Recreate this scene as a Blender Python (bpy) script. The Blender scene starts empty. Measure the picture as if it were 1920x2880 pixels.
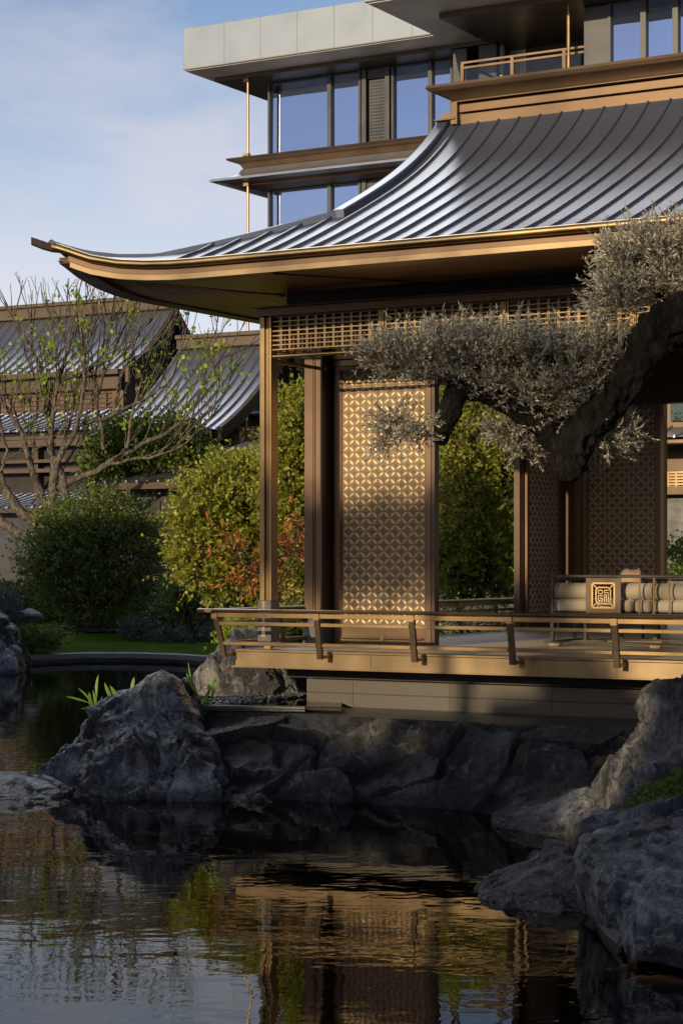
import bpy, bmesh, math, random
import numpy as np
from mathutils import Vector, noise
R = math.radians
C = bpy.context.scene.collection
scene = bpy.context.scene

# ------------------------------------------------------------------ camera, sky, sun
F, CX, HZ, HC = 5800.0, 960.0, 1572.0, 2.10        # focal length and horizon in pixels of the photograph, eye height
cam_d = bpy.data.cameras.new('camera')
cam = bpy.data.objects.new('camera', cam_d)
C.objects.link(cam)
cam.location = (0, 0, HC)
cam.rotation_euler = (R(90), 0, 0)
cam_d.sensor_fit = 'HORIZONTAL'
cam_d.sensor_width = 24
cam_d.lens = 24 * F / 1920
cam_d.shift_y = (HZ - 1440) / 1920
cam_d.clip_start = 0.1
cam_d.clip_end = 5000
scene.camera = cam

SUN_AZ, SUN_EL = R(213), R(11.5)                    # azimuth clockwise from +Y: behind the camera, to its left
w = bpy.data.worlds.new('World')
scene.world = w
w.use_nodes = True
nt = w.node_tree
nt.nodes.clear()
def wn(t, **k):
    n = nt.nodes.new(t)
    for a, b in k.items():
        setattr(n, a, b)
    return n
def lk(a, b):
    nt.links.new(a, b)
sky = wn('ShaderNodeTexSky', sky_type='NISHITA', sun_disc=False, sun_elevation=SUN_EL, sun_rotation=SUN_AZ,
         altitude=50, air_density=1.0, dust_density=0.4, ozone_density=2.5)
geo = wn('ShaderNodeTexCoord')
sep = wn('ShaderNodeSeparateXYZ')
lk(geo.outputs['Generated'], sep.inputs[0])
zc = wn('ShaderNodeMath', operation='MAXIMUM'); zc.inputs[1].default_value = 0.0
lk(sep.outputs['Z'], zc.inputs[0])
za = wn('ShaderNodeMath', operation='ADD'); za.inputs[1].default_value = 0.22
lk(zc.outputs[0], za.inputs[0])
dx = wn('ShaderNodeMath', operation='DIVIDE'); lk(sep.outputs['X'], dx.inputs[0]); lk(za.outputs[0], dx.inputs[1])
dy = wn('ShaderNodeMath', operation='DIVIDE'); lk(sep.outputs['Y'], dy.inputs[0]); lk(za.outputs[0], dy.inputs[1])
cmb = wn('ShaderNodeCombineXYZ'); lk(dx.outputs[0], cmb.inputs[0]); lk(dy.outputs[0], cmb.inputs[1])
cn = wn('ShaderNodeTexNoise'); cn.inputs['Scale'].default_value = 2.9; cn.inputs['Detail'].default_value = 7
cn.inputs['Roughness'].default_value = 0.56; cn.inputs['Distortion'].default_value = 0.35
lk(cmb.outputs[0], cn.inputs['Vector'])
cr = wn('ShaderNodeValToRGB')
cr.color_ramp.elements[0].position = 0.40; cr.color_ramp.elements[0].color = (0.06, 0.06, 0.06, 1)
cr.color_ramp.elements[1].position = 0.64; cr.color_ramp.elements[1].color = (0.82, 0.82, 0.82, 1)
lk(cn.outputs['Fac'], cr.inputs[0])
# pale band of cloud low in the sky
hb = wn('ShaderNodeMapRange'); hb.inputs['From Min'].default_value = 0.03; hb.inputs['From Max'].default_value = 0.29
hb.inputs['To Min'].default_value = 0.92; hb.inputs['To Max'].default_value = 0.0
hb.interpolation_type = 'SMOOTHSTEP'
lk(sep.outputs['Z'], hb.inputs['Value'])
hz = wn('ShaderNodeMapRange', interpolation_type='SMOOTHSTEP'); hz.inputs['From Min'].default_value = 0.34; hz.inputs['From Max'].default_value = 0.62
hz.inputs['To Min'].default_value = 1.0; hz.inputs['To Max'].default_value = 0.12; lk(sep.outputs['Z'], hz.inputs['Value'])
chz = wn('ShaderNodeMath', operation='MULTIPLY'); lk(cr.outputs[0], chz.inputs[0]); lk(hz.outputs[0], chz.inputs[1])
tint = wn('ShaderNodeMix', data_type='RGBA', blend_type='MULTIPLY'); tint.inputs['Factor'].default_value = 1.0
lk(sky.outputs[0], tint.inputs[6]); tint.inputs[7].default_value = (0.92, 0.86, 0.95, 1)
mixa = wn('ShaderNodeMix', data_type='RGBA')          # soft grey blue cloud
lk(chz.outputs[0], mixa.inputs['Factor']); lk(tint.outputs[2], mixa.inputs[6]); mixa.inputs[7].default_value = (4.0, 4.2, 5.0, 1)
mixc = wn('ShaderNodeMix', data_type='RGBA')          # pale haze low down
lk(hb.outputs[0], mixc.inputs['Factor']); lk(mixa.outputs[2], mixc.inputs[6]); mixc.inputs[7].default_value = (6.3, 6.2, 6.8, 1)
bg = wn('ShaderNodeBackground'); bg.inputs['Strength'].default_value = 0.108
# bright patch added to the sky above the frame, for the roof to mirror
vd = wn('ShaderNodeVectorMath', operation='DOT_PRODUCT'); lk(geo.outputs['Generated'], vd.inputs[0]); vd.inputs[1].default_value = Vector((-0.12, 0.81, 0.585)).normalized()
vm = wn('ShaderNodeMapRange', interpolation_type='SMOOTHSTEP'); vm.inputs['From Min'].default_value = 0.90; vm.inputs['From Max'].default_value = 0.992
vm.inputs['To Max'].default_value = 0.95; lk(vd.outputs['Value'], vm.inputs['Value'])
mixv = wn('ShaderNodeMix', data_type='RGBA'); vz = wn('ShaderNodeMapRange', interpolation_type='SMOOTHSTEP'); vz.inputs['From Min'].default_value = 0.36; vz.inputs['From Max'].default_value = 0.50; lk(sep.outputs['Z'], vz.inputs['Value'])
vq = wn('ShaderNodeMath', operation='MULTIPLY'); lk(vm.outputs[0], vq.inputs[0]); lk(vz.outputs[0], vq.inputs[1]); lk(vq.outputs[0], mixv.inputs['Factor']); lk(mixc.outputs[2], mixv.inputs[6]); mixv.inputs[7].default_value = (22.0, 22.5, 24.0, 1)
# warm bright patch added round the unseen sun, for glints on the screens
sd_ = wn('ShaderNodeVectorMath', operation='DOT_PRODUCT'); lk(geo.outputs['Generated'], sd_.inputs[0])
sm2 = wn('ShaderNodeMapRange', interpolation_type='SMOOTHSTEP'); sm2.inputs['From Min'].default_value = 0.955; sm2.inputs['From Max'].default_value = 0.998
lk(sd_.outputs['Value'], sm2.inputs['Value'])
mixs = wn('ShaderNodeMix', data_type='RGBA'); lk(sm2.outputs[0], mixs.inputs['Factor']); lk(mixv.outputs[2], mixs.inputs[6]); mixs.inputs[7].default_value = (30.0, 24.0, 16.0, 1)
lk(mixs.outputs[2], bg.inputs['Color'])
out = wn('ShaderNodeOutputWorld'); lk(bg.outputs[0], out.inputs['Surface'])

sun_d = bpy.data.lights.new('sun', 'SUN')
sun_d.energy = 4.8
sun_d.angle = R(0.5)
sun_d.color = (1.0, 0.80, 0.52)
sun = bpy.data.objects.new('sun', sun_d)
C.objects.link(sun)
SV = Vector((math.sin(SUN_AZ) * math.cos(SUN_EL), math.cos(SUN_AZ) * math.cos(SUN_EL), math.sin(SUN_EL)))
sd_.inputs[1].default_value = SV
sun.rotation_euler = SV.to_track_quat('Z', 'Y').to_euler()
scene.view_settings.view_transform = 'Standard'
scene.view_settings.look = 'None'
scene.view_settings.exposure = 0.36
scene.view_settings.gamma = 1.0
scene.cycles.max_bounces = 8
scene.cycles.transparent_max_bounces = 12
scene.cycles.sample_clamp_indirect = 6
scene.cycles.use_denoising = True

# ------------------------------------------------------------------ frames and helpers
TH = math.atan(F / 9960)                            # the pavilion and the halls are turned by this angle
EU = (math.cos(TH), -math.sin(TH)); EV = (math.sin(TH), math.cos(TH))
OX, OY = (600 - CX) / F * 20.0, 20.0                # corner of the pavilion's railing: u runs along its front, v into it
def W(p):
    return (OX + p[0] * EU[0] + p[1] * EV[0], OY + p[0] * EU[1] + p[1] * EV[1], p[2])
def L(px, py, v):                                   # where the sight line of a photograph pixel meets the plane v: (u, z)
    r = (px - CX) / F
    u = (r * (OY + v * EV[1]) - OX - v * EV[0]) / (EU[0] - r * EU[1])
    return u, HC + (HZ - py) / F * (OY + u * EU[1] + v * EV[1])
def LX(px, v):
    return L(px, 0, v)[0]
def LZ(py, u, v):
    return HC + (HZ - py) / F * (OY + u * EU[1] + v * EV[1])
def at(px, py, Y):                                  # point at a chosen distance
    return ((px - CX) / F * Y, Y, HC + (HZ - py) / F * Y)
def A(px, py, Y):                                   # the same for measures taken on a 1568 px wide copy
    return at(px * 1.2245, py * 1.2245, Y)

class MB:
    def __init__(s, uv=False):
        s.v = []; s.f = []; s.uvf = uv; s.uvs = None
    def add(s, vs, fs):
        n = len(s.v); s.v += [tuple(p) for p in vs]; s.f += [tuple(i + n for i in q) for q in fs]
        return s
    def box(s, x0, x1, y0, y1, z0, z1):
        if x0 > x1: x0, x1 = x1, x0
        if y0 > y1: y0, y1 = y1, y0
        if z0 > z1: z0, z1 = z1, z0
        return s.add([(x0, y0, z0), (x1, y0, z0), (x1, y1, z0), (x0, y1, z0), (x0, y0, z1), (x1, y0, z1), (x1, y1, z1), (x0, y1, z1)],
                     [(3, 2, 1, 0), (4, 5, 6, 7), (0, 1, 5, 4), (1, 2, 6, 5), (2, 3, 7, 6), (3, 0, 4, 7)])
    def hexa(s, a, b):                              # two quads of corners joined
        return s.add(list(a) + list(b), [(3, 2, 1, 0), (4, 5, 6, 7), (0, 1, 5, 4), (1, 2, 6, 5), (2, 3, 7, 6), (3, 0, 4, 7)])
    def tube(s, pts, rad, n=8, cap=True):
        pts = [Vector(p) for p in pts]
        if not hasattr(rad, '__len__'): rad = [rad] * len(pts)
        base = len(s.v); prev = None
        for i, p in enumerate(pts):
            d = (pts[min(i + 1, len(pts) - 1)] - pts[max(i - 1, 0)])
            if d.length < 1e-9: d = Vector((0, 0, 1))
            d.normalize()
            if prev is None:
                a = d.orthogonal().normalized()
            else:
                a = prev - d * prev.dot(d)
                a = a.normalized() if a.length > 1e-6 else d.orthogonal().normalized()
            prev = a; b = d.cross(a)
            for k in range(n):
                t = 2 * math.pi * k / n
                s.v.append(tuple(p + (a * math.cos(t) + b * math.sin(t)) * rad[i]))
        for i in range(len(pts) - 1):
            for k in range(n):
                k2 = (k + 1) % n
                s.f.append((base + i * n + k, base + i * n + k2, base + (i + 1) * n + k2, base + (i + 1) * n + k))
        if cap:
            s.f.append(tuple(base + k for k in range(n))[::-1])
            s.f.append(tuple(base + (len(pts) - 1) * n + k for k in range(n)))
        return s
    def sweep(s, rows, closed=True, cap=True):       # rows of equal length: a skin through them
        n = len(rows[0]); base = len(s.v)
        for r in rows: s.v += [tuple(p) for p in r]
        for i in range(len(rows) - 1):
            for k in range(n if closed else n - 1):
                k2 = (k + 1) % n
                s.f.append((base + i * n + k, base + i * n + k2, base + (i + 1) * n + k2, base + (i + 1) * n + k))
        if cap and closed:
            s.f.append(tuple(base + k for k in range(n))[::-1])
            s.f.append(tuple(base + (len(rows) - 1) * n + k for k in range(n)))
        return s

def total_loc(o):
    l = Vector((0, 0, 0))
    while o is not None:
        l += o.location; o = o.parent
    return l
def build(name, mb, mat, parent=None, smooth=False, bevel=0, origin=None, angle=35):
    vs = [W(p) for p in mb.v] if mb.uvf else mb.v
    base = total_loc(parent) if parent else Vector(origin if origin is not None else (0, 0, 0))
    me = bpy.data.meshes.new(name)
    me.from_pydata([(p[0] - base.x, p[1] - base.y, p[2] - base.z) for p in vs], [], mb.f)
    if mb.uvs is not None:
        l = me.uv_layers.new(name='UVMap')
        idx = np.zeros(len(me.loops), dtype=np.int32); me.loops.foreach_get('vertex_index', idx)
        l.data.foreach_set('uv', np.array(mb.uvs, dtype=np.float32)[idx].ravel())
    bm = bmesh.new(); bm.from_mesh(me); bmesh.ops.recalc_face_normals(bm, faces=bm.faces); bm.to_mesh(me); bm.free()
    if mat: me.materials.append(mat)
    o = bpy.data.objects.new(name, me)
    C.objects.link(o)
    if parent: o.parent = parent
    else: o.location = base
    if smooth:
        me.polygons.foreach_set('use_smooth', [True] * len(me.polygons))
        if angle:
            try: me.set_sharp_from_angle(angle=R(angle))
            except Exception: pass
    if bevel:
        m = o.modifiers.new('bevel', 'BEVEL'); m.width = bevel; m.segments = 2; m.limit_method = 'ANGLE'; m.angle_limit = R(40)
    return o
def tag(o, label=None, cat=None, group=None, kind=None):
    if label: o['label'] = label
    if cat: o['category'] = cat
    if group: o['group'] = group
    if kind: o['kind'] = kind
    return o
def thing(name, loc, label, cat, group=None):
    o = bpy.data.objects.new(name, None); C.objects.link(o)
    o.location = loc; o.empty_display_size = 0.2
    return tag(o, label, cat, group)
def fast_mesh(name, V, N, mat, parent=None, origin=(0, 0, 0)):      # V: (k*N, 3) points, N corners per face
    base = np.array(total_loc(parent)) if parent else np.array(origin, dtype=float)
    V = np.asarray(V, dtype=np.float64) - base
    nf = len(V) // N
    me = bpy.data.meshes.new(name)
    me.vertices.add(len(V)); me.vertices.foreach_set('co', V.astype(np.float32).ravel())
    me.loops.add(len(V)); me.loops.foreach_set('vertex_index', np.arange(len(V), dtype=np.int32))
    me.polygons.add(nf); me.polygons.foreach_set('loop_start', np.arange(0, len(V), N, dtype=np.int32))
    me.update(calc_edges=True); me.validate()
    if mat: me.materials.append(mat)
    o = bpy.data.objects.new(name, me); C.objects.link(o)
    if parent: o.parent = parent
    else: o.location = base
    return o

# ------------------------------------------------------------------ materials
def mat(name):
    m = bpy.data.materials.new(name); m.use_nodes = True
    t = m.node_tree; b = t.nodes['Principled BSDF']
    return m, t, b
def node(t, typ, ins=None, **k):
    n = t.nodes.new(typ)
    for a, b in k.items(): setattr(n, a, b)
    for a, b in (ins or {}).items():
        if hasattr(b, 'is_linked') or hasattr(b, 'links'): t.links.new(b, n.inputs[a])
        else: n.inputs[a].default_value = b
    return n
def ramp(t, fac, stops):
    n = t.nodes.new('ShaderNodeValToRGB'); e = n.color_ramp.elements
    while len(e) < len(stops): e.new(0.5)
    for i, (p, c) in enumerate(stops):
        e[i].position = p; e[i].color = (*c, 1) if len(c) == 3 else c
    t.links.new(fac, n.inputs[0])
    return n.outputs[0]
def bump(t, b, height, strength=0.3, dist=0.02):
    n = node(t, 'ShaderNodeBump', {'Strength': strength, 'Distance': dist, 'Height': height})
    t.links.new(n.outputs[0], b.inputs['Normal'])
    return n
def pos(t, scale=(1, 1, 1), rot=(0, 0, 0), obj=False):
    c = t.nodes.new('ShaderNodeTexCoord') if obj else t.nodes.new('ShaderNodeNewGeometry')
    m = node(t, 'ShaderNodeMapping', {'Scale': scale, 'Rotation': rot})
    t.links.new(c.outputs['Object' if obj else 'Position'], m.inputs['Vector'])
    return m.outputs[0]
def metal(name, col, metallic=0.8, rough=0.38, var=0.2, brush=0.02, streak=(0.8, 0.8, 40)):
    m, t, b = mat(name)
    p = pos(t, streak, (0, 0, TH))
    n1 = node(t, 'ShaderNodeTexNoise', {'Vector': p, 'Scale': 3.0, 'Detail': 3.0})
    n2 = node(t, 'ShaderNodeTexNoise', {'Vector': pos(t), 'Scale': 1.3, 'Detail': 5.0})
    s = node(t, 'ShaderNodeMath', {0: n2.outputs['Fac'], 1: n2.outputs['Fac']}, operation='ADD')
    lo = tuple(c * (1 - var) for c in col); hi = tuple(min(1, c * (1 + var)) for c in col)
    h = node(t, 'ShaderNodeMath', {0: s.outputs[0], 1: 0.5}, operation='MULTIPLY')
    t.links.new(ramp(t, h.outputs[0], [(0.3, lo), (0.7, hi)]), b.inputs['Base Color'])
    rr = node(t, 'ShaderNodeMapRange', {'Value': n2.outputs['Fac'], 'From Min': 0.3, 'From Max': 0.7, 'To Min': rough - 0.06, 'To Max': rough + 0.08})
    t.links.new(rr.outputs[0], b.inputs['Roughness'])
    b.inputs['Metallic'].default_value = metallic
    bump(t, b, n1.outputs['Fac'], brush, 0.004)
    return m
M = {}
M['bronze'] = metal('bronze', (0.27, 0.182, 0.088), 0.9, 0.33)
M['bronze_pale'] = metal('bronze_pale', (0.24, 0.168, 0.092), 0.8, 0.36)
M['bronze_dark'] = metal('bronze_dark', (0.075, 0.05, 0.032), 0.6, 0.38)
M['bronze_mute'] = metal('bronze_mute', (0.062, 0.042, 0.028), 0.4, 0.5)
M['bronze_tb'] = metal('bronze_tb', (0.105, 0.066, 0.038), 0.7, 0.42)
M['brown'] = metal('brown', (0.12, 0.075, 0.045), 0.65, 0.4)
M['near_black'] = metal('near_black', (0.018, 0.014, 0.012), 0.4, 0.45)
M['gold'] = metal('gold', (0.66, 0.43, 0.18), 1.0, 0.25, 0.1, 0.0)
M['petal'] = metal('petal', (0.40, 0.285, 0.165), 0.7, 0.50, 0.1, 0.0)
M['screen'] = metal('screen', (0.15, 0.105, 0.062), 0.15, 0.55)
M['graphite'] = metal('graphite', (0.034, 0.035, 0.039), 0.3, 0.4)
M['canopy'] = metal('canopy', (0.18, 0.212, 0.262), 0.2, 0.45, 0.05, 0.02)
M['soffit_grey'] = metal('soffit_grey', (0.42, 0.39, 0.35), 0.1, 0.5, 0.06, 0.02)
def roof_mat(name, col, rough, metallic):
    m, t, b = mat(name)
    n1 = node(t, 'ShaderNodeTexNoise', {'Vector': pos(t), 'Scale': 2.2, 'Detail': 6.0, 'Roughness': 0.6})
    n2 = node(t, 'ShaderNodeTexNoise', {'Vector': pos(t, (1, 1, 1)), 'Scale': 40.0, 'Detail': 3.0})
    n3 = node(t, 'ShaderNodeTexNoise', {'Vector': pos(t), 'Scale': 9.0, 'Detail': 2.0})
    t.links.new(ramp(t, n1.outputs['Fac'], [(0.3, tuple(c * 0.94 for c in col)), (0.7, tuple(c * 1.06 for c in col))]), b.inputs['Base Color'])
    rr = node(t, 'ShaderNodeMapRange', {'Value': n1.outputs['Fac'], 'From Min': 0.3, 'From Max': 0.7, 'To Min': rough - 0.015, 'To Max': rough + 0.02})
    t.links.new(rr.outputs[0], b.inputs['Roughness'])
    b.inputs['Metallic'].default_value = metallic
    b.inputs['IOR'].default_value = 1.95
    ad = node(t, 'ShaderNodeMath', {0: n3.outputs['Fac'], 1: 0.7}, operation='MULTIPLY')
    ad2 = node(t, 'ShaderNodeMath', {0: ad.outputs[0], 1: n2.outputs['Fac']}, operation='MULTIPLY_ADD'); ad2.inputs[2].default_value = 0
    return m
M['roof'] = roof_mat('roof_metal', (0.042, 0.05, 0.072), 0.24, 0.0)
M['roof_far'] = roof_mat('roof_far', (0.36, 0.37, 0.40), 0.34, 0.9)
def stone_mat(name, lo, hi, scale=6, rough=0.6, vein=0.0, b_str=0.6, spec=0.5, vein_scale=1.3, stain=None, streak=False, tone=False):
    m, t, b = mat(name)
    p = pos(t)
    n1 = node(t, 'ShaderNodeTexNoise', {'Vector': p, 'Scale': scale, 'Detail': 9.0, 'Roughness': 0.65, 'Distortion': 0.6})
    n2 = node(t, 'ShaderNodeTexNoise', {'Vector': p, 'Scale': scale * 5, 'Detail': 6.0, 'Roughness': 0.7})
    mu = node(t, 'ShaderNodeTexMusgrave') if False else None
    col = ramp(t, n1.outputs['Fac'], [(0.34, lo), (0.52, tuple(a + (c - a) * 0.22 for a, c in zip(lo, hi))), (0.60, tuple(a + (c - a) * 0.45 for a, c in zip(lo, hi))), (0.72, hi)])
    if streak:
        ps_ = pos(t, (1.0, 1.0, 0.33), (0.25, 0.45, 0.0))
        ns_ = node(t, 'ShaderNodeTexNoise', {'Vector': ps_, 'Scale': 9.0, 'Detail': 9.0, 'Roughness': 0.72, 'Distortion': 0.9})
        nl_ = node(t, 'ShaderNodeTexNoise', {'Vector': p, 'Scale': 1.7, 'Detail': 4.0})
        am = node(t, 'ShaderNodeMath', {0: ns_.outputs['Fac'], 1: nl_.outputs['Fac']}, operation='ADD')
        ah = node(t, 'ShaderNodeMath', {0: am.outputs[0], 1: 0.5}, operation='MULTIPLY')
        col = ramp(t, ah.outputs[0], [(0.36, tuple(c * 0.5 for c in lo)), (0.47, lo), (0.53, tuple(a + (c - a) * 0.30 for a, c in zip(lo, hi))), (0.63, hi)])
        vo_ = node(t, 'ShaderNodeTexVoronoi', {'Vector': node(t, 'ShaderNodeVectorMath', {0: ps_, 1: node(t, 'ShaderNodeTexNoise', {'Vector': p, 'Scale': 2.5, 'Detail': 3.0}).outputs['Color']}, operation='ADD').outputs[0], 'Scale': 3.2}, feature='DISTANCE_TO_EDGE')
        ck = node(t, 'ShaderNodeMapRange', {'Value': vo_.outputs['Distance'], 'From Min': 0.0, 'From Max': 0.016, 'To Min': 0.35, 'To Max': 1.0})
        mk = node(t, 'ShaderNodeMix', {'Factor': ck.outputs[0], 6: (0.004, 0.004, 0.005, 1), 7: col}, data_type='RGBA')
        col = mk.outputs[2]
    if vein:
        p2 = pos(t, (1.0, 1.0, 0.55), (0.5, 0.3, 0.2))
        nv = node(t, 'ShaderNodeTexNoise', {'Vector': p2, 'Scale': vein_scale, 'Detail': 5.0, 'Distortion': 1.4})
        a = node(t, 'ShaderNodeMath', {0: nv.outputs['Fac'], 1: 0.5}, operation='SUBTRACT')
        a = node(t, 'ShaderNodeMath', {0: a.outputs[0]}, operation='ABSOLUTE')
        th = node(t, 'ShaderNodeMapRange', {'Value': a.outputs[0], 'From Min': 0.0, 'From Max': 0.017, 'To Min': 1.0, 'To Max': 0.0})
        g = node(t, 'ShaderNodeMapRange', {'Value': n1.outputs['Fac'], 'From Min': 0.46, 'From Max': 0.58, 'To Min': 0.0, 'To Max': vein})
        nb = node(t, 'ShaderNodeTexNoise', {'Vector': pos(t, (2.2, 2.2, 1.0), (0.3, 0.6, 0)), 'Scale': 4.0, 'Detail': 8.0, 'Roughness': 0.75, 'Distortion': 1.0})
        blot = node(t, 'ShaderNodeMapRange', {'Value': nb.outputs['Fac'], 'From Min': 0.6, 'From Max': 0.72, 'To Min': 0.0, 'To Max': vein * 0.5})
        fm = node(t, 'ShaderNodeMath', {0: th.outputs[0], 1: g.outputs[0]}, operation='MULTIPLY')
        fm2 = node(t, 'ShaderNodeMath', {0: fm.outputs[0], 1: blot.outputs[0]}, operation='MAXIMUM')
        mx_ = node(t, 'ShaderNodeMix', {'Factor': fm2.outputs[0], 6: col, 7: (0.42, 0.40, 0.37, 1)}, data_type='RGBA')
        col = mx_.outputs[2]
    if stain:
        ns = node(t, 'ShaderNodeTexNoise', {'Vector': pos(t, (1, 1, 0.35)), 'Scale': 2.3, 'Detail': 6.0, 'Distortion': 0.8})
        sf = node(t, 'ShaderNodeMapRange', {'Value': ns.outputs['Fac'], 'From Min': 0.5, 'From Max': 0.68, 'To Min': 0.0, 'To Max': 0.6})
        mx_ = node(t, 'ShaderNodeMix', {'Factor': sf.outputs[0], 6: col, 7: (*stain, 1)}, data_type='RGBA')
        col = mx_.outputs[2]
    if streak:                                       # stone darkened by water along the waterline
        sz = node(t, 'ShaderNodeSeparateXYZ', {0: p})
        wl = node(t, 'ShaderNodeMath', {0: n1.outputs['Fac'], 1: -0.22, 2: sz.outputs['Z']}, operation='MULTIPLY_ADD')
        wf = node(t, 'ShaderNodeMapRange', {'Value': wl.outputs[0], 'From Min': -0.06, 'From Max': 0.02, 'To Min': 0.8, 'To Max': 0.0})
        wm = node(t, 'ShaderNodeMix', {'Factor': wf.outputs[0], 6: col, 7: (0.006, 0.006, 0.006, 1)}, data_type='RGBA')
        col = wm.outputs[2]
    if tone:
        at_ = node(t, 'ShaderNodeAttribute', attribute_name='tone')
        mt = node(t, 'ShaderNodeMix', {'Factor': 1.0, 6: col, 7: at_.outputs['Color']}, data_type='RGBA', blend_type='MULTIPLY')
        col = mt.outputs[2]
    t.links.new(col, b.inputs['Base Color'])
    rr = node(t, 'ShaderNodeMapRange', {'Value': n2.outputs['Fac'], 'From Min': 0.3, 'From Max': 0.7, 'To Min': rough - 0.15, 'To Max': rough + 0.15})
    t.links.new(rr.outputs[0], b.inputs['Roughness'])
    b.inputs['Specular IOR Level'].default_value = spec
    ad = node(t, 'ShaderNodeMath', {0: n1.outputs['Fac'], 1: 1.0, 2: n2.outputs['Fac']}, operation='MULTIPLY_ADD')
    if streak:
        ad = node(t, 'ShaderNodeMath', {0: ns_.outputs['Fac'], 1: 1.6, 2: n2.outputs['Fac']}, operation='MULTIPLY_ADD')
        ad = node(t, 'ShaderNodeMath', {0: ck.outputs[0], 1: 0.5, 2: ad.outputs[0]}, operation='MULTIPLY_ADD')
    bump(t, b, ad.outputs[0], b_str, 0.05)
    return m
M['rock'] = stone_mat('slate_rock', (0.016, 0.0195, 0.027), (0.40, 0.41, 0.43), 7, 0.33, 0.9, 1.0, 0.9, streak=True)
M['rock_pale'] = stone_mat('weathered_rock', (0.03, 0.03, 0.034), (0.36, 0.34, 0.32), 7, 0.42, 0.5, 1.0, 0.8, streak=True)
M['wall_stone'] = stone_mat('wall_stone', (0.010, 0.0105, 0.0125), (0.12, 0.115, 0.11), 6, 0.4, 0.35, 0.9, 0.7, 1.0, stain=(0.075, 0.06, 0.042), streak=True, tone=True)
M['granite'] = stone_mat('granite', (0.038, 0.030, 0.021), (0.085, 0.068, 0.047), 70, 0.42, 0, 0.08, 0.5)
M['granite_dark'] = stone_mat('granite_dark', (0.05, 0.05, 0.055), (0.16, 0.155, 0.15), 60, 0.3, 0, 0.05, 0.5)
M['slab'] = stone_mat('dark_slab', (0.03, 0.03, 0.033), (0.08, 0.08, 0.08), 20, 0.35, 0, 0.2, 0.5)
M['kerb'] = stone_mat('kerb_stone', (0.12, 0.12, 0.125), (0.22, 0.22, 0.22), 20, 0.6, 0, 0.2, 0.5)
M['marble'] = stone_mat('dark_marble', (0.035, 0.034, 0.036), (0.10, 0.10, 0.10), 1.2, 0.35, 0.1, 0.05, 0.5)
M['soil'] = stone_mat('soil', (0.02, 0.017, 0.012), (0.07, 0.055, 0.04), 10, 0.9, 0, 0.6, 0.2)
M['bed'] = stone_mat('pond_bed', (0.006, 0.007, 0.006), (0.02, 0.02, 0.018), 4, 0.9, 0, 0.4, 0.1)
M['pebble'] = stone_mat('pebble', (0.015, 0.015, 0.016), (0.08, 0.078, 0.078), 15, 0.25, 0, 0.1, 0.6)
def fabric(name, col):
    m, t, b = mat(name)
    n = node(t, 'ShaderNodeTexNoise', {'Vector': pos(t), 'Scale': 250.0, 'Detail': 2.0})
    n2 = node(t, 'ShaderNodeTexNoise', {'Vector': pos(t), 'Scale': 6.0, 'Detail': 3.0})
    t.links.new(ramp(t, n2.outputs['Fac'], [(0.3, tuple(c * 0.9 for c in col)), (0.7, tuple(min(1, c * 1.08) for c in col))]), b.inputs['Base Color'])
    b.inputs['Roughness'].default_value = 0.85
    b.inputs['Sheen Weight'].default_value = 0.2
    bump(t, b, n.outputs['Fac'], 0.25, 0.002)
    return m
M['linen'] = fabric('linen', (0.25, 0.205, 0.15))
M['pillow_gold'] = fabric('pillow_gold', (0.34, 0.22, 0.13))
def glass_mat(name, tint, refl=(0.43, 0.53, 0.76), base_fac=0.75):
    m, t, b = mat(name)
    t.nodes.remove(b)
    fr = node(t, 'ShaderNodeFresnel', {'IOR': 1.5})
    sc = node(t, 'ShaderNodeMapRange', {'Value': fr.outputs[0], 'From Min': 0.04, 'From Max': 1.0, 'To Min': base_fac, 'To Max': 1.0})
    nn = node(t, 'ShaderNodeTexNoise', {'Vector': pos(t), 'Scale': 0.35, 'Detail': 2.0})
    bp = node(t, 'ShaderNodeBump', {'Strength': 0.10, 'Distance': 0.1, 'Height': nn.outputs['Fac']})
    g = node(t, 'ShaderNodeBsdfGlossy', {'Color': (*refl, 1), 'Roughness': 0.012, 'Normal': bp.outputs[0]})
    d = node(t, 'ShaderNodeBsdfDiffuse', {'Color': (*tint, 1)})
    mx_ = node(t, 'ShaderNodeMixShader', {0: sc.outputs[0], 1: d.outputs[0], 2: g.outputs[0]})
    t.links.new(mx_.outputs[0], t.nodes['Material Output'].inputs[0])
    return m
M['glass'] = glass_mat('window_glass', (0.02, 0.025, 0.035))
M['glass_dim'] = glass_mat('window_glass_dim', (0.02, 0.028, 0.02), (0.5, 0.6, 0.55), 0.18)
def clear_glass():
    m, t, b = mat('balustrade_glass')
    t.nodes.remove(b)
    fr = node(t, 'ShaderNodeFresnel', {'IOR': 1.45})
    g = node(t, 'ShaderNodeBsdfGlossy', {'Color': (0.8, 0.85, 0.9, 1), 'Roughness': 0.01})
    d = node(t, 'ShaderNodeBsdfTransparent', {'Color': (0.78, 0.8, 0.78, 1)})
    mx_ = node(t, 'ShaderNodeMixShader', {0: fr.outputs[0], 1: d.outputs[0], 2: g.outputs[0]})
    t.links.new(mx_.outputs[0], t.nodes['Material Output'].inputs[0])
    return m
M['clear'] = clear_glass()
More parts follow.
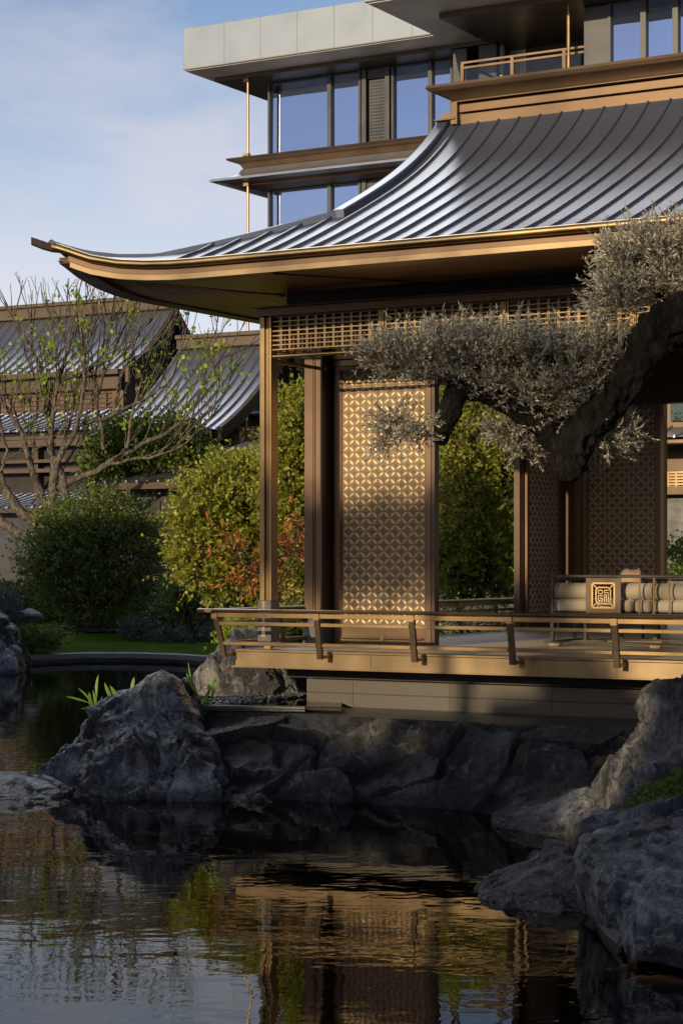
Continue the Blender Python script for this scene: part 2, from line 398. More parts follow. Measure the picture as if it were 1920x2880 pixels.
def leaf_mat(name, cols, trans=0.35, rough=0.45):
    m, t, b = mat(name)
    g = t.nodes.new('ShaderNodeNewGeometry')
    col = ramp(t, g.outputs['Random Per Island'], [(i / (len(cols) - 1), c) for i, c in enumerate(cols)])
    t.links.new(col, b.inputs['Base Color'])
    b.inputs['Roughness'].default_value = rough
    b.inputs['Specular IOR Level'].default_value = 0.4
    tr = node(t, 'ShaderNodeBsdfTranslucent')
    hs = node(t, 'ShaderNodeHueSaturation', {'Color': col, 'Value': 1.5, 'Saturation': 1.1})
    t.links.new(hs.outputs[0], tr.inputs['Color'])
    mx_ = node(t, 'ShaderNodeMixShader', {0: trans, 1: b.outputs[0], 2: tr.outputs[0]})
    t.links.new(mx_.outputs[0], t.nodes['Material Output'].inputs[0])
    return m
M['leaf_olive'] = leaf_mat('leaf_olive', [(0.15, 0.155, 0.105), (0.26, 0.255, 0.19), (0.42, 0.405, 0.33), (0.21, 0.18, 0.13)], 0.3)
M['leaf_bright'] = leaf_mat('leaf_bright', [(0.08, 0.11, 0.012), (0.19, 0.22, 0.025), (0.33, 0.33, 0.05), (0.13, 0.13, 0.03)], 0.5)
M['leaf_mid'] = leaf_mat('leaf_mid', [(0.035, 0.06, 0.012), (0.08, 0.12, 0.02), (0.16, 0.19, 0.03)], 0.4)
M['leaf_dark'] = leaf_mat('leaf_dark', [(0.045, 0.066, 0.012), (0.085, 0.115, 0.02), (0.16, 0.19, 0.035)], 0.35)
M['leaf_grey'] = leaf_mat('leaf_grey', [(0.05, 0.065, 0.05), (0.09, 0.11, 0.08)], 0.2)
M['leaf_purple'] = leaf_mat('leaf_purple', [(0.02, 0.016, 0.02), (0.04, 0.032, 0.035)], 0.2)
M['leaf_fresh'] = leaf_mat('leaf_fresh', [(0.12, 0.20, 0.02), (0.20, 0.28, 0.03), (0.28, 0.33, 0.04)], 0.5)
M['leaf_red'] = leaf_mat('leaf_red', [(0.26, 0.05, 0.015), (0.34, 0.12, 0.02), (0.32, 0.17, 0.03)], 0.4)
M['leaf_reed'] = leaf_mat('leaf_reed', [(0.10, 0.17, 0.03), (0.16, 0.25, 0.05)], 0.45)
def bark(name, lo, hi, scale=18, zs=0.35, st=0.9):
    m, t, b = mat(name)
    n = node(t, 'ShaderNodeTexNoise', {'Vector': pos(t, (1, 1, zs)), 'Scale': scale, 'Detail': 8.0, 'Roughness': 0.7, 'Distortion': 0.8})
    t.links.new(ramp(t, n.outputs['Fac'], [(0.42, lo), (0.72, hi)]), b.inputs['Base Color'])
    b.inputs['Roughness'].default_value = 0.85
    bump(t, b, n.outputs['Fac'], st, 0.06)
    b.inputs['Specular IOR Level'].default_value = 0.15
    return m
M['bark_black'] = bark('olive_bark', (0.002, 0.0016, 0.0014), (0.022, 0.018, 0.014), 26, 0.3, 1.0)
M['bark_grey'] = bark('grey_bark', (0.035, 0.029, 0.024), (0.20, 0.168, 0.135), 12)
M['bark_brown'] = bark('brown_bark', (0.035, 0.025, 0.018), (0.10, 0.075, 0.055), 14)
M['twig'] = bark('olive_twig', (0.10, 0.07, 0.05), (0.24, 0.17, 0.13), 40)
# ------------------------------------------------------------------ water and ground
def water_mat():
    m, t, b = mat('pond_water')
    t.nodes.remove(b)
    g = t.nodes.new('ShaderNodeNewGeometry')
    def rip(sc, scale, detail, dist=0.0):
        mp = node(t, 'ShaderNodeMapping', {'Scale': sc})
        t.links.new(g.outputs['Position'], mp.inputs['Vector'])
        return node(t, 'ShaderNodeTexNoise', {'Vector': mp.outputs[0], 'Scale': scale, 'Detail': detail, 'Distortion': dist}).outputs['Fac']
    a = rip((1.0, 1.6, 1), 1.1, 2.0, 0.6)
    c = rip((1.0, 1.5, 1), 5.0, 2.0, 0.3)
    k = rip((0.25, 0.25, 1), 0.6, 2.0)
    kk = node(t, 'ShaderNodeMapRange', {'Value': k, 'From Min': 0.35, 'From Max': 0.7, 'To Min': 0.15, 'To Max': 0.42})
    cs = node(t, 'ShaderNodeMath', {0: c, 1: kk.outputs[0]}, operation='MULTIPLY')
    h = node(t, 'ShaderNodeMath', {0: a, 1: cs.outputs[0]}, operation='ADD')
    bp = node(t, 'ShaderNodeBump', {'Strength': 0.062, 'Distance': 0.05, 'Height': h.outputs[0]})
    fr = node(t, 'ShaderNodeFresnel', {'IOR': 1.33, 'Normal': bp.outputs[0]})
    gl = node(t, 'ShaderNodeBsdfGlossy', {'Color': (0.82, 0.79, 0.74, 1), 'Roughness': 0.015, 'Normal': bp.outputs[0]})
    tr = node(t, 'ShaderNodeBsdfTransparent', {'Color': (0.55, 0.55, 0.48, 1)})
    mx_ = node(t, 'ShaderNodeMixShader', {0: fr.outputs[0], 1: tr.outputs[0], 2: gl.outputs[0]})
    t.links.new(mx_.outputs[0], t.nodes['Material Output'].inputs[0])
    return m
def sheet(name, pts, z, m, kind='structure', label=None, skirt=None):
    mb = MB(); n = len(pts)
    mb.add([(x, y, z) for x, y in pts], [tuple(range(n))])
    if skirt is not None:
        mb.add([(x, y, z) for x, y in pts] + [(x, y, skirt) for x, y in pts], [(i, (i + 1) % n, (i + 1) % n + n, i + n) for i in range(n)])
    o = build(name, mb, m)
    return tag(o, label, None, None, kind)
WATER = water_mat()
sheet('pond_water', [(-70, -4), (60, -4), (60, 45), (-70, 45)], 0.0, WATER, label='dark still pond water with soft ripples mirroring the pavilion')
sheet('pond_bed', [(-70, -4), (60, -4), (60, 45), (-70, 45)], -0.55, M['bed'], label='dark bed of the pond under the water')
def grass_mat():
    m, t, b = mat('lawn')
    n = node(t, 'ShaderNodeTexNoise', {'Vector': pos(t), 'Scale': 1.1, 'Detail': 6.0})
    n2 = node(t, 'ShaderNodeTexNoise', {'Vector': pos(t), 'Scale': 45.0, 'Detail': 4.0})
    t.links.new(ramp(t, n.outputs['Fac'], [(0.3, (0.045, 0.10, 0.001)), (0.7, (0.085, 0.16, 0.002))]), b.inputs['Base Color'])
    b.inputs['Roughness'].default_value = 0.9
    b.inputs['Specular IOR Level'].default_value = 0.05
    bump(t, b, n2.outputs['Fac'], 1.0, 0.08)
    return m
M['lawn'] = grass_mat()
# curved far edge of the pond
edge_px = [(-420, 1508), (-150, 1509), (40, 1511), (120, 1506), (200, 1503), (300, 1503), (400, 1506), (460, 1510), (560, 1516), (680, 1526), (800, 1540)]
edge = []
for x, y in edge_px:
    Y = HC * F / (y * 1.2245 + 20 - HZ)
    edge.append(((x * 1.2245 - CX) / F * Y, Y))
lawn_pts = edge + [(6, 40), (30, 44), (90, 50), (90, 400), (-160, 400), (-60, 46)]
mb = MB()
rows = []
ex = edge + [(6, 37), (30, 40)]
for k in range(9):
    t_ = k / 8
    zz = 0.16 + 0.34 * (1 - (1 - t_) ** 2)
    rows.append([(x, y + 0.25 + 13 * t_, zz) for x, y in ex])
for r_ in rows: pass
n = len(ex)
vs = [p for r_ in rows for p in r_]
mb.add(vs, [(i * n + k, i * n + k + 1, (i + 1) * n + k + 1, (i + 1) * n + k) for i in range(8) for k in range(n - 1)])
o = build('lawn', mb, M['lawn'], smooth=True); tag(o, 'shaded green lawn rising from the far pond edge', None, None, 'structure')
mb = MB()
vs = []
for x, y in ex:
    vs += [(x, y - 0.12, 0.17), (x, y + 0.42, 0.17), (x, y + 0.42, -0.5), (x, y - 0.12, 0.07), (x, y + 0.1, 0.07), (x, y + 0.1, -0.5)]
for i in range(len(ex) - 1):
    a = i * 6; b2 = a + 6
    mb.f += [(a, a + 1, b2 + 1, b2), (a, b2, b2 + 3, a + 3), (a + 3, b2 + 3, b2 + 4, a + 4), (a + 4, b2 + 4, b2 + 5, a + 5), (a + 1, a + 2, b2 + 2, b2 + 1)]
mb.v = vs
o = build('pond_kerb', mb, M['kerb']); tag(o, 'curved pale stone kerb along the far edge of the pond', 'kerb', None, 'structure')
sheet('ground', [(-400, 51.5), (400, 51.5), (400, 2500), (-400, 2500)], 0.46, M['soil'], label='dark ground around the halls')
sheet('pavilion_bank', [W(p + (0,))[:2] for p in ((1.2, 0.9), (14, 0.7), (16, 14), (14, 40), (1.5, 40), (-0.8, 12), (-0.9, 5.0), (0.2, 2.0))], 0.60, M['soil'],
      label='planted bank under and behind the pavilion', skirt=-0.5)
sheet('near_bank', [(-60, -60), (60, -60), (60, 2.2), (12, 2.2), (9, 1.0), (-60, 0.6)], 0.5, M['soil'], label='bank on the near side of the pond', skirt=-0.5)

# ------------------------------------------------------------------ the pavilion
UC, VC = 5.3, 4.65                                   # centre lines of the pavilion
pav = thing('garden_pavilion', W((0.2, 0.6, 0.6)), 'bronze garden pavilion with upturned dark metal roof and lattice screens standing over the pond', 'pavilion')
pc = [0.00906877, -0.01143068, 0.01869362, 0.42632672, 5.19947]
def P(v): return float(np.polyval(pc, v))            # profile of the front slope
HA, HB = (-1.15, -1.05), (1.14, 0.45)                # lower hip in plan: tip of the corner to the foot of the gable verge
def hip_u(v): return HA[0] + (v - HA[1]) / (HB[1] - HA[1]) * (HB[0] - HA[0]) if v < HB[1] else HB[0]
def hip_f(v): return float(np.interp(v, [-1.05, -0.86, -0.69, -0.5], [0.29, 0.15, 0.065, 0.0]))
FL = [(-1.15, 1.0), (-0.99, 0.80), (-0.78, 0.49), (-0.51, 0.235), (-0.25, 0.095), (0.01, 0.02), (0.27, 0.0)]
def flare(d):                                        # d: distance along the eave from the hip
    return float(np.interp(d - 1.15, [a for a, _ in FL], [b for _, b in FL]))
def wv(d): return max(0.0, 1 - d / 1.4)
def roof_z(u, v):
    uu = min(u, 2 * UC - u)
    d = max(0.0, uu - hip_u(v))
    return P(v) + hip_f(v) * flare(d)
def eave_v(u):
    uu = min(u, 2 * UC - u)
    return -0.95 - 0.10 * wv(uu + 1.15) ** 1.5
def slope_mesh(mb, f=lambda p: p):
    N, K = 36, 110
    us = np.concatenate([np.linspace(0, 1.6, 34), np.linspace(1.6, 1, 0)])
    rows = []
    for j in range(N + 1):
        t_ = j / N
        row = []
        for i in range(K + 1):
            s_ = i / K
            s_ = 0.5 - 0.5 * math.cos(math.pi * s_) if False else s_
            # dense near the left hip
            q = s_ ** 1.5
            v0 = -1.05 + t_ * 3.65
            uh = hip_u(v0)
            u = uh + q * (2 * UC - uh - uh)
            ve = eave_v(u)
            v = ve + t_ * (2.6 - ve)
            u = max(u, hip_u(v)); u = min(u, 2 * UC - hip_u(v))
            row.append(f((u, v, roof_z(u, v))))
        rows.append(row)
    b0 = len(mb.v); n = K + 1
    for r_ in rows: mb.v += r_
    mb.f += [(b0 + j * n + i, b0 + j * n + i + 1, b0 + (j + 1) * n + i + 1, b0 + (j + 1) * n + i) for j in range(N) for i in range(K)]
mb = MB(True)
slope_mesh(mb)
slope_mesh(mb, lambda p: (p[0], 2 * VC - p[1], p[2]))
# side slopes between the hips: ruled between hip and its mirror
for side in (0, 1):
    rows = []
    for j in range(31):
        v0 = -1.05 + 1.5 * j / 30
        row = []
        for i in range(41):
            s_ = i / 40
            v = v0 + s_ * (2 * (VC - v0))
            d = min(v - v0, 2 * VC - v0 - v)
            z = P(v0 if v0 > -0.95 else -0.95) + (hip_f(v0)) * flare(d)
            u = hip_u(v0) + 0.12 * (1 - wv(d)) * (1 - j / 30)
            if side: u = 2 * UC - u
            row.append((u, v, z))
        rows.append(row)
    mb.sweep(rows, closed=False, cap=False)
for side in (0, 1):                                  # gable walls
    g = [(1.26, 0.45, 5.2)] + [(1.26, 0.45 + (2.6 - 0.45) * k / 12, P(0.45 + (2.6 - 0.45) * k / 12) - 0.02) for k in range(13)]
    g = g + [(u, 2 * VC - v, z) for u, v, z in g[::-1]]
    if side: g = [(2 * UC - u, v, z) for u, v, z in g]
    mb.add(g, [tuple(range(len(g)))])
# standing seams of the front slope
PITCH = 0.2353
k0 = -3
for k in range(-3, 42):
    u = 3.223 - 10 * PITCH + k * PITCH
    if u > 2 * UC + 0.9: break
    pts = []
    for j in range(41):
        v = 2.58 + (eave_v(u) + 0.02 - 2.58) * j / 40
        uu = min(u, 2 * UC - u)
        if uu < hip_u(v) + 0.05: continue
        pts.append((v, roof_z(u, v)))
    if len(pts) < 3: continue
    # keep the run that reaches the eave
    hw = 0.011; hh = 0.029
    rows = []
    for v, z in pts:
        rows.append([(u - hw * 1.25, v, z - 0.004), (u - hw * 0.75, v, z + hh), (u + hw * 0.75, v, z + hh), (u + hw * 1.25, v, z - 0.004)])
    mb.sweep(rows)
build('roof', mb, M['roof'], pav, smooth=True, angle=30)
# hip ridges
HX = 1 / math.hypot(HB[0] - HA[0], HB[1] - HA[1])
HD = ((HA[0] - HB[0]) * HX, (HA[1] - HB[1]) * HX); HN = (-HD[1], HD[0])   # along the hip outwards, and across it
low_hip = [(hip_u(v), v, P(v) + hip_f(v)) for v in np.linspace(0.47, -1.05, 36)]
high_verge = [(HB[0] + 0.03, v, P(v)) for v in np.linspace(2.56, 0.40, 30)]
for name, fu, fv in (('hip_ridge', 0, 0), ('hip_ridge', 1, 0), ('hip_ridge', 0, 1), ('hip_ridge', 1, 1)):
    def mir(r_): return [[(2 * UC - p[0] if fu else p[0], 2 * VC - p[1] if fv else p[1], p[2]) for p in q] for q in r_]
    mb = MB(True)
    rows = []
    for i, p in enumerate(low_hip):
        h = 0.030 + 0.030 * max(0, (p[1] + 0.2)) / 0.67 + 0.02 * max(0, -0.7 - p[1]) / 0.35
        rows.append([(p[0] + HN[0] * a, p[1] + HN[1] * a, p[2] + b_) for a, b_ in ((-0.05, -0.02), (-0.045, h * 0.8), (-0.03, h), (0.03, h), (0.045, h * 0.8), (0.05, -0.02))])
    mb.sweep(mir(rows))
    hr = build(name, mb, M['roof'], pav, smooth=True, angle=30)
    mb = MB(True)
    mb.sweep(mir([[(p[0] + a, p[1], p[2] + b_) for a, b_ in ((-0.075, -0.12), (-0.075, 0.065), (-0.06, 0.078), (0.045, 0.078), (0.06, 0.06), (0.06, -0.02))] for p in high_verge]))
    build('gable_verge', mb, M['roof'], pav, smooth=True, angle=30)
    # upturned beam end
    mb = MB(True)
    end = [(-1.02, -0.90), (-1.15, -1.05), (-1.20, -1.135), (-1.264, -1.215)]
    ez = [(5.02, 5.07), (5.03, 5.105), (5.05, 5.13), (5.085, 5.157)]
    rows = []
    for (a, b_), (z0, z1) in zip(end, ez):
        rows.append([(a + HN[0] * s_, b_ + HN[1] * s_, z) for s_, z in ((-0.035, z0 + 0.01), (-0.035, z1), (0.035, z1), (0.035, z0 + 0.01), (0.02, z0), (-0.02, z0))])
    mb.sweep(mir(rows))
    build('beam_end', mb, M['bronze_dark'], pav, smooth=False, bevel=0.004)
# eave: gutter roll, dark recess, bronze strip, soffit
EU_ = list(np.linspace(-1.15, 1.2, 60)) + list(np.linspace(1.35, UC, 10))
EU_ = EU_ + [2 * UC - u for u in EU_[-2::-1]]
eave_pts = [(u, eave_v(u), roof_z(u, eave_v(u))) for u in EU_]
mb = MB(True)
mb.tube([(u, v - 0.012, z + 0.004) for u, v, z in eave_pts], [0.008] + [0.039] * (len(eave_pts) - 2) + [0.008], 12)
build('gutter', mb, M['gold'], pav, smooth=True, angle=60)
def eave_strip(pts, dz0, dz1, dv0, dv1, trim=2):
    rows = []
    for u, v, z in pts[trim:len(pts) - trim]:
        rows.append([(u, v + dv0, z + dz1), (u, v + dv1, z + dz1), (u, v + dv1, z + dz0), (u, v + dv0, z + dz0)])
    return rows
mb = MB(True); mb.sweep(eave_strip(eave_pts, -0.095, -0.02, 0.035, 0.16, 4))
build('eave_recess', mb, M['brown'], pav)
mb = MB(True); mb.sweep(eave_strip(eave_pts, -0.148, -0.092, 0.0, 0.2, 5))
build('eave_fascia', mb, M['bronze_pale'], pav, bevel=0.004)
# side eave (left and right) strips, turned inwards
side_pts = []
for i in range(61):
    v0 = -1.05 + (VC + 1.05) * (i / 60) ** 1.6
    d = v0 + 1.05
    side_pts.append((hip_u(-1.05) + 0.12 * (1 - wv(d)), v0, P(-0.95) + hip_f(-1.05) * flare(d)))
side_full = side_pts + [(u, 2 * VC - v, z) for u, v, z in side_pts[-2::-1]]
for sgn in (0, 1):
    def sm(u): return 2 * UC - u if sgn else u
    s1 = -1 if sgn else 1
    mb = MB(True)
    mb.tube([(sm(u - 0.012), v, z + 0.004) for u, v, z in side_full], 0.034, 10)
    build('gutter', mb, M['gold'], pav, smooth=True, angle=60)
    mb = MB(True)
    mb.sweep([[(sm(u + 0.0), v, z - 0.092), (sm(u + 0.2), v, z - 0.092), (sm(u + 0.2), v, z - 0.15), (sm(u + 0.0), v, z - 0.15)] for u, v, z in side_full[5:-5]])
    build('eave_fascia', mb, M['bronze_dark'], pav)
# soffit with planks (front and left/right sides)
def soffit_mat():
    m, t, b = mat('soffit_planks')
    uvn = t.nodes.new('ShaderNodeUVMap')
    sp = node(t, 'ShaderNodeSeparateXYZ', {0: uvn.outputs[0]})
    ml = node(t, 'ShaderNodeMath', {0: sp.outputs['Y'], 1: 14.0}, operation='MULTIPLY')
    fl = node(t, 'ShaderNodeMath', {0: ml.outputs[0]}, operation='FLOOR')
    fc = node(t, 'ShaderNodeMath', {0: ml.outputs[0]}, operation='FRACT')
    gr = node(t, 'ShaderNodeMapRange', {'Value': fc.outputs[0], 'From Min': 0.0, 'From Max': 0.07, 'To Min': 0.0, 'To Max': 1.0})
    cb = node(t, 'ShaderNodeCombineXYZ', {0: fl.outputs[0]})
    wn_ = node(t, 'ShaderNodeTexWhiteNoise', {'Vector': cb.outputs[0]})
    nz = node(t, 'ShaderNodeTexNoise', {'Vector': pos(t, (1, 1, 1), (0, 0, TH)), 'Scale': 2.0, 'Detail': 5.0})
    sm_ = node(t, 'ShaderNodeMath', {0: wn_.outputs['Value'], 1: nz.outputs['Fac']}, operation='ADD')
    hf = node(t, 'ShaderNodeMath', {0: sm_.outputs[0], 1: 0.5}, operation='MULTIPLY')
    c1 = ramp(t, hf.outputs[0], [(0.2, (0.27, 0.16, 0.08)), (0.8, (0.42, 0.26, 0.14))])
    mx_ = node(t, 'ShaderNodeMix', {'Factor': gr.outputs[0], 6: (0.015, 0.01, 0.008, 1), 7: c1}, data_type='RGBA')
    t.links.new(mx_.outputs[2], b.inputs['Base Color'])
    b.inputs['Roughness'].default_value = 0.36
    b.inputs['Metallic'].default_value = 0.7
    bump(t, b, gr.outputs[0], 0.5, 0.01)
    return m
M['soffit'] = soffit_mat()
UW, VW, ZW = 0.32, 0.80, 4.735                       # where the soffit meets the wall
def ruled(outer, inner, m, name, flip=False):
    mb = MB(True); rows = []; uvs = []
    NT = 14
    for (o_, i_) in zip(outer, inner):
        row = []
        for k in range(NT + 1):
            t_ = k / NT
            # the soffit lies flat near the wall and sweeps up to the eave
            p = [o_[c] + (i_[c] - o_[c]) * t_ for c in range(3)]
            p[2] = o_[2] + (i_[2] - o_[2]) * (1 - (1 - t_) ** 1.7)
            row.append(tuple(p)); uvs.append((0, t_ * min(1.0, 1.0)))
        rows.append(row)
    mb.sweep(rows, closed=False, cap=False); mb.uvs = uvs
    return build(name, mb, m, pav, smooth=True, angle=60)
fo = [(u, v + 0.02, z - 0.146) for u, v, z in eave_pts[3:-3]]
fi = [(min(max(u, UW), 2 * UC - UW), VW, ZW) for u, v, z in fo]
ruled(fo, fi, M['soffit'], 'soffit')
for sgn in (0, 1):
    so = [(u + 0.02, v, z - 0.148) for u, v, z in side_full[3:-3]]
    si = [(UW, min(max(v, VW), 2 * VC - VW), ZW) for u, v, z in so]
    if sgn:
        so = [(2 * UC - a, b_, c) for a, b_, c in so]; si = [(2 * UC - a, b_, c) for a, b_, c in si]
    ruled(so, si, M['soffit'], 'soffit')
# dark hip seam under the corner
mb = MB(True)
a_, b_ = (-1.02, -0.93), (UW, VW)
mb.tube([(a_[0] + (b_[0] - a_[0]) * k / 12, a_[1] + (b_[1] - a_[1]) * k / 12, 4.925 + (ZW - 4.925) * (1 - (1 - k / 12) ** 1.7) - 0.004) for k in range(13)], 0.010, 6)
build('hip_seam', mb, M['near_black'], pav, smooth=True)
mb = MB(True)
mb.tube([(1.9 + 0.1, VW + 0.02, ZW - 0.002), (1.25, -0.93, 4.672)], 0.008, 6)
build('expansion_joint', mb, M['near_black'], pav)
# flat topped ridge box
def ring_boxes(mb, u0, v0, z0, z1, th):
    u1 = 2 * UC - u0; v1 = 2 * VC - v0
    mb.box(u0, u1, v0, v0 + th, z0, z1); mb.box(u0, u1, v1 - th, v1, z0, z1)
    mb.box(u0, u0 + th, v0 + th, v1 - th, z0, z1); mb.box(u1 - th, u1, v0 + th, v1 - th, z0, z1)
mb = MB(True); ring_boxes(mb, 1.36, 2.60, 6.60, 6.752, 0.2); ring_boxes(mb, 1.34, 2.575, 6.767, 6.850, 0.2)
build('ridge_band', mb, M['bronze_tb'], pav, bevel=0.004)
mb = MB(True); ring_boxes(mb, 1.40, 2.64, 6.752, 6.767, 0.2); ring_boxes(mb, 1.40, 2.64, 6.850, 6.872, 0.2)
build('ridge_groove', mb, M['near_black'], pav)
mb = MB(True); ring_boxes(mb, 1.30, 2.545, 6.872, 6.885, 0.3)
mb.box(1.285, 1.36, 2.52, 2.60, 6.64, 6.872)
mb.box(1.10, 1.34, 2.50, 2 * VC - 2.50, 6.69, 6.71)
build('ridge_lip', mb, M['bronze_tb'], pav, bevel=0.003)
mb = MB(True)
prof = [(0.0, 6.885), (0.05, 6.93), (0.13, 6.965), (0.19, 6.975), (0.215, 7.0), (0.205, 7.03), (0.16, 7.038), (-0.2, 7.038), (-0.2, 6.885)]
rows = []
for (cu, cv, su, sv) in ((1.30, 2.545, -1, -1), (2 * UC - 1.30, 2.545, 1, -1), (2 * UC - 1.30, 2 * VC - 2.545, 1, 1), (1.30, 2 * VC - 2.545, -1, 1), (1.30, 2.545, -1, -1)):
    rows.append([(cu + su * a, cv + sv * a, z) for a, z in prof])
mb.sweep(rows, cap=False)
mb.box(1.45, 2 * UC - 1.45, 2.7, 2 * VC - 2.7, 6.92, 7.0)
build('ridge_cap', mb, M['brown'], pav, smooth=True, angle=40)

# frieze beam, dark band over it, ceiling
mb = MB(True)
mb.box(0.18, 2 * UC - 0.18, 0.50, 0.72, 4.49, 4.565)
mb.box(0.18, 0.40, 0.72, 2 * VC - 0.5, 4.49, 4.565)
mb.box(2 * UC - 0.40, 2 * UC - 0.18, 0.72, 2 * VC - 0.5, 4.49, 4.565)
mb.box(0.15, 2 * UC - 0.15, 0.46, 0.66, 4.567, 4.580); mb.box(0.15, 0.35, 0.66, 2 * VC - 0.5, 4.567, 4.580)
build('frieze_beam', mb, M['brown'], pav, bevel=0.003)
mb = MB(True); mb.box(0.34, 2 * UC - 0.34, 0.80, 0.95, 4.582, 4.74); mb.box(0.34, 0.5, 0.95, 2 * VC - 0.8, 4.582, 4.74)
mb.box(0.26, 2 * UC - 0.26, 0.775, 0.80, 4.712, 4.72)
build('dark_wall_band', mb, M['near_black'], pav)  # dark wall strip above the frieze beam
mb = MB(True); mb.box(0.36, 2 * UC - 0.36, 0.95, 2 * VC - 0.8, 4.60, 4.66)
build('ceiling', mb, M['bronze_dark'], pav)
mb = MB(True); mb.box(0.42, 2 * UC - 0.42, 7.60, 7.78, 4.045, 4.60); mb.box(0.1, 0.25, 2.0, 7.6, 4.12, 4.49)
for k in range(90):
    u = 0.6 + k * 0.1
    mb.box(u, u + 0.05, 7.57, 7.60, 4.05, 4.12)
build('inner_beam', mb, M['bronze_dark'], pav)
# lattice frieze: one grid per bay
bays = [(0.286, 1.521), (1.575, 2.814), (2.865, 4.10), (4.15, 5.38), (5.43, 6.66), (6.71, 7.94), (7.99, 9.22), (9.27, 2 * UC - 0.286)]
for (a, b_) in bays:
    mb = MB(True)
    z0, z1 = 4.165, 4.487; v0, v1 = 0.588, 0.612
    nC, nR = 12, 7
    mb.box(a, a + 0.018, v0 - 0.006, v1 + 0.02, z0, z1); mb.box(b_ - 0.018, b_, v0 - 0.006, v1 + 0.02, z0, z1)
    wc = (b_ - a - 0.036) / nC; hr_ = (z1 - z0) / nR
    for r_ in range(nR + 1):
        z = z0 + r_ * hr_
        mb.box(a + 0.018, b_ - 0.018, v0, v1, z - 0.0055, z + 0.0055)
    for c_ in range(1, nC):
        u = a + 0.018 + c_ * wc
        for r_ in range(nR):
            zA = z0 + r_ * hr_ + 0.0055; zB = z0 + (r_ + 1) * hr_ - 0.0055
            mb.box(u - 0.0115, u - 0.0025, v0 + 0.002, v1 - 0.002, zA, zB); mb.box(u + 0.0025, u + 0.0115, v0 + 0.002, v1 - 0.002, zA, zB)
    fr_ = build('lattice_frieze', mb, M['bronze_pale'], pav)
    mb = MB(True)
    for c_ in range(nC):
        u = a + 0.018 + (c_ + 0.62) * wc
        mb.box(u - 0.019, u + 0.019, 0.66, 0.685, z0, z1)
    mb.box(a, b_, 0.76, 0.775, z0, z1)
    build('backing_slats', mb, M['brown'], fr_)
    mb = MB(True)
    mb.box(b_ + 0.006, b_ + 0.022, 0.575, 0.64, z0 - 0.02, z1); mb.box(b_ + 0.028, b_ + 0.044, 0.575, 0.64, z0 - 0.02, z1)
    if b_ < 9.5: build('mullion', mb, M['bronze'], fr_)
mb = MB(True)
mb.tube([(0.26, 0.6, 4.098), (2 * UC - 0.26, 0.6, 4.098)], 0.019, 10)
mb.box(0.27, 0.30, 0.62, 1.66, 4.04, 4.075)
build('frieze_rail', mb, M['gold'], pav, smooth=True)
# side frieze, left
mb = MB(True)
for r_ in range(8): mb.box(0.236, 0.256, 0.72, 1.6, 4.165 + r_ * 0.046 - 0.0055, 4.165 + r_ * 0.046 + 0.0055)
for c_ in range(9): mb.box(0.238, 0.254, 0.72 + c_ * 0.11 - 0.009, 0.72 + c_ * 0.11 + 0.009, 4.17, 4.48)
build('lattice_frieze', mb, M['bronze_pale'], pav)

# outer posts
def outer_post(u0, v0=0.56):
    mb = MB(True)
    mb.box(u0, u0 + 0.028, v0, v0 + 0.09, 1.69, 4.489); mb.box(u0 + 0.034, u0 + 0.058, v0 - 0.012, v0 + 0.09, 1.69, 4.489)
    mb.box(u0 + 0.060, u0 + 0.085, v0 + 0.02, v0 + 0.09, 1.69, 4.489)
    mb.box(u0, u0 + 0.13, v0 + 0.092, v0 + 0.13, 1.69, 4.489)
    mb.box(u0 + 0.105, u0 + 0.13, v0 + 0.0, v0 + 0.092, 1.69, 4.489)
    mb.box(u0 + 0.03, u0 + 0.10, v0 + 0.03, v0 + 0.10, 1.20, 1.29)
    p = build('post', mb, M['bronze'], pav, bevel=0.002)
    mb = MB(True)
    mb.box(u0 - 0.012, u0 + 0.142, v0 - 0.022, v0 + 0.142, 1.285, 1.69)
    s_ = build('post_base', mb, M['granite_dark'], p, bevel=0.004)
    mb = MB(True)
    mb.hexa([(u0 + 0.035, v0 - 0.028, 1.33), (u0 + 0.085, v0 - 0.028, 1.33), (u0 + 0.085, v0 - 0.02, 1.33), (u0 + 0.035, v0 - 0.02, 1.33)],
            [(u0 + 0.05, v0 - 0.028, 1.46), (u0 + 0.07, v0 - 0.028, 1.46), (u0 + 0.07, v0 - 0.02, 1.46), (u0 + 0.05, v0 - 0.02, 1.46)])
    mb.box(u0 + 0.045, u0 + 0.075, v0 - 0.026, v0 - 0.02, 1.46, 1.685)
    build('inset', mb, M['gold'], p)
outer_post(0.175); outer_post(2 * UC - 0.305); outer_post(6.66)

# inner columns and openwork screens
def column(u0, u1, v0, v1, front=True):
    mb = MB(True)
    su = 1 if u1 > u0 else -1
    a, b_ = min(u0, u1), max(u0, u1)
    mb.box(a + 0.012, b_ - 0.012, v0 + 0.012, v1 - 0.012, 1.21, 4.6)
    wd = b_ - a
    mb.box(a, a + 0.10 * wd / 0.21, v0, v0 + 0.06, 1.47, 4.6)
    mb.box(a + 0.118 * wd / 0.21, a + 0.128 * wd / 0.21, v0 - 0.006, v0 + 0.06, 1.47, 4.6)
    mb.box(b_ - 0.075 * wd / 0.21, b_, v0, v0 + 0.07, 1.47, 4.6)
    mb.box(a, b_, v1 - 0.06, v1, 1.47, 4.6)
    c_ = build('column', mb, M['brown'], pav, bevel=0.002)
    mb = MB(True); mb.box(a - 0.012, b_ + 0.012, v0 - 0.014, v1 + 0.012, 1.214, 1.46)
    build('column_base', mb, M['granite_dark'], c_, bevel=0.004)
    return c_
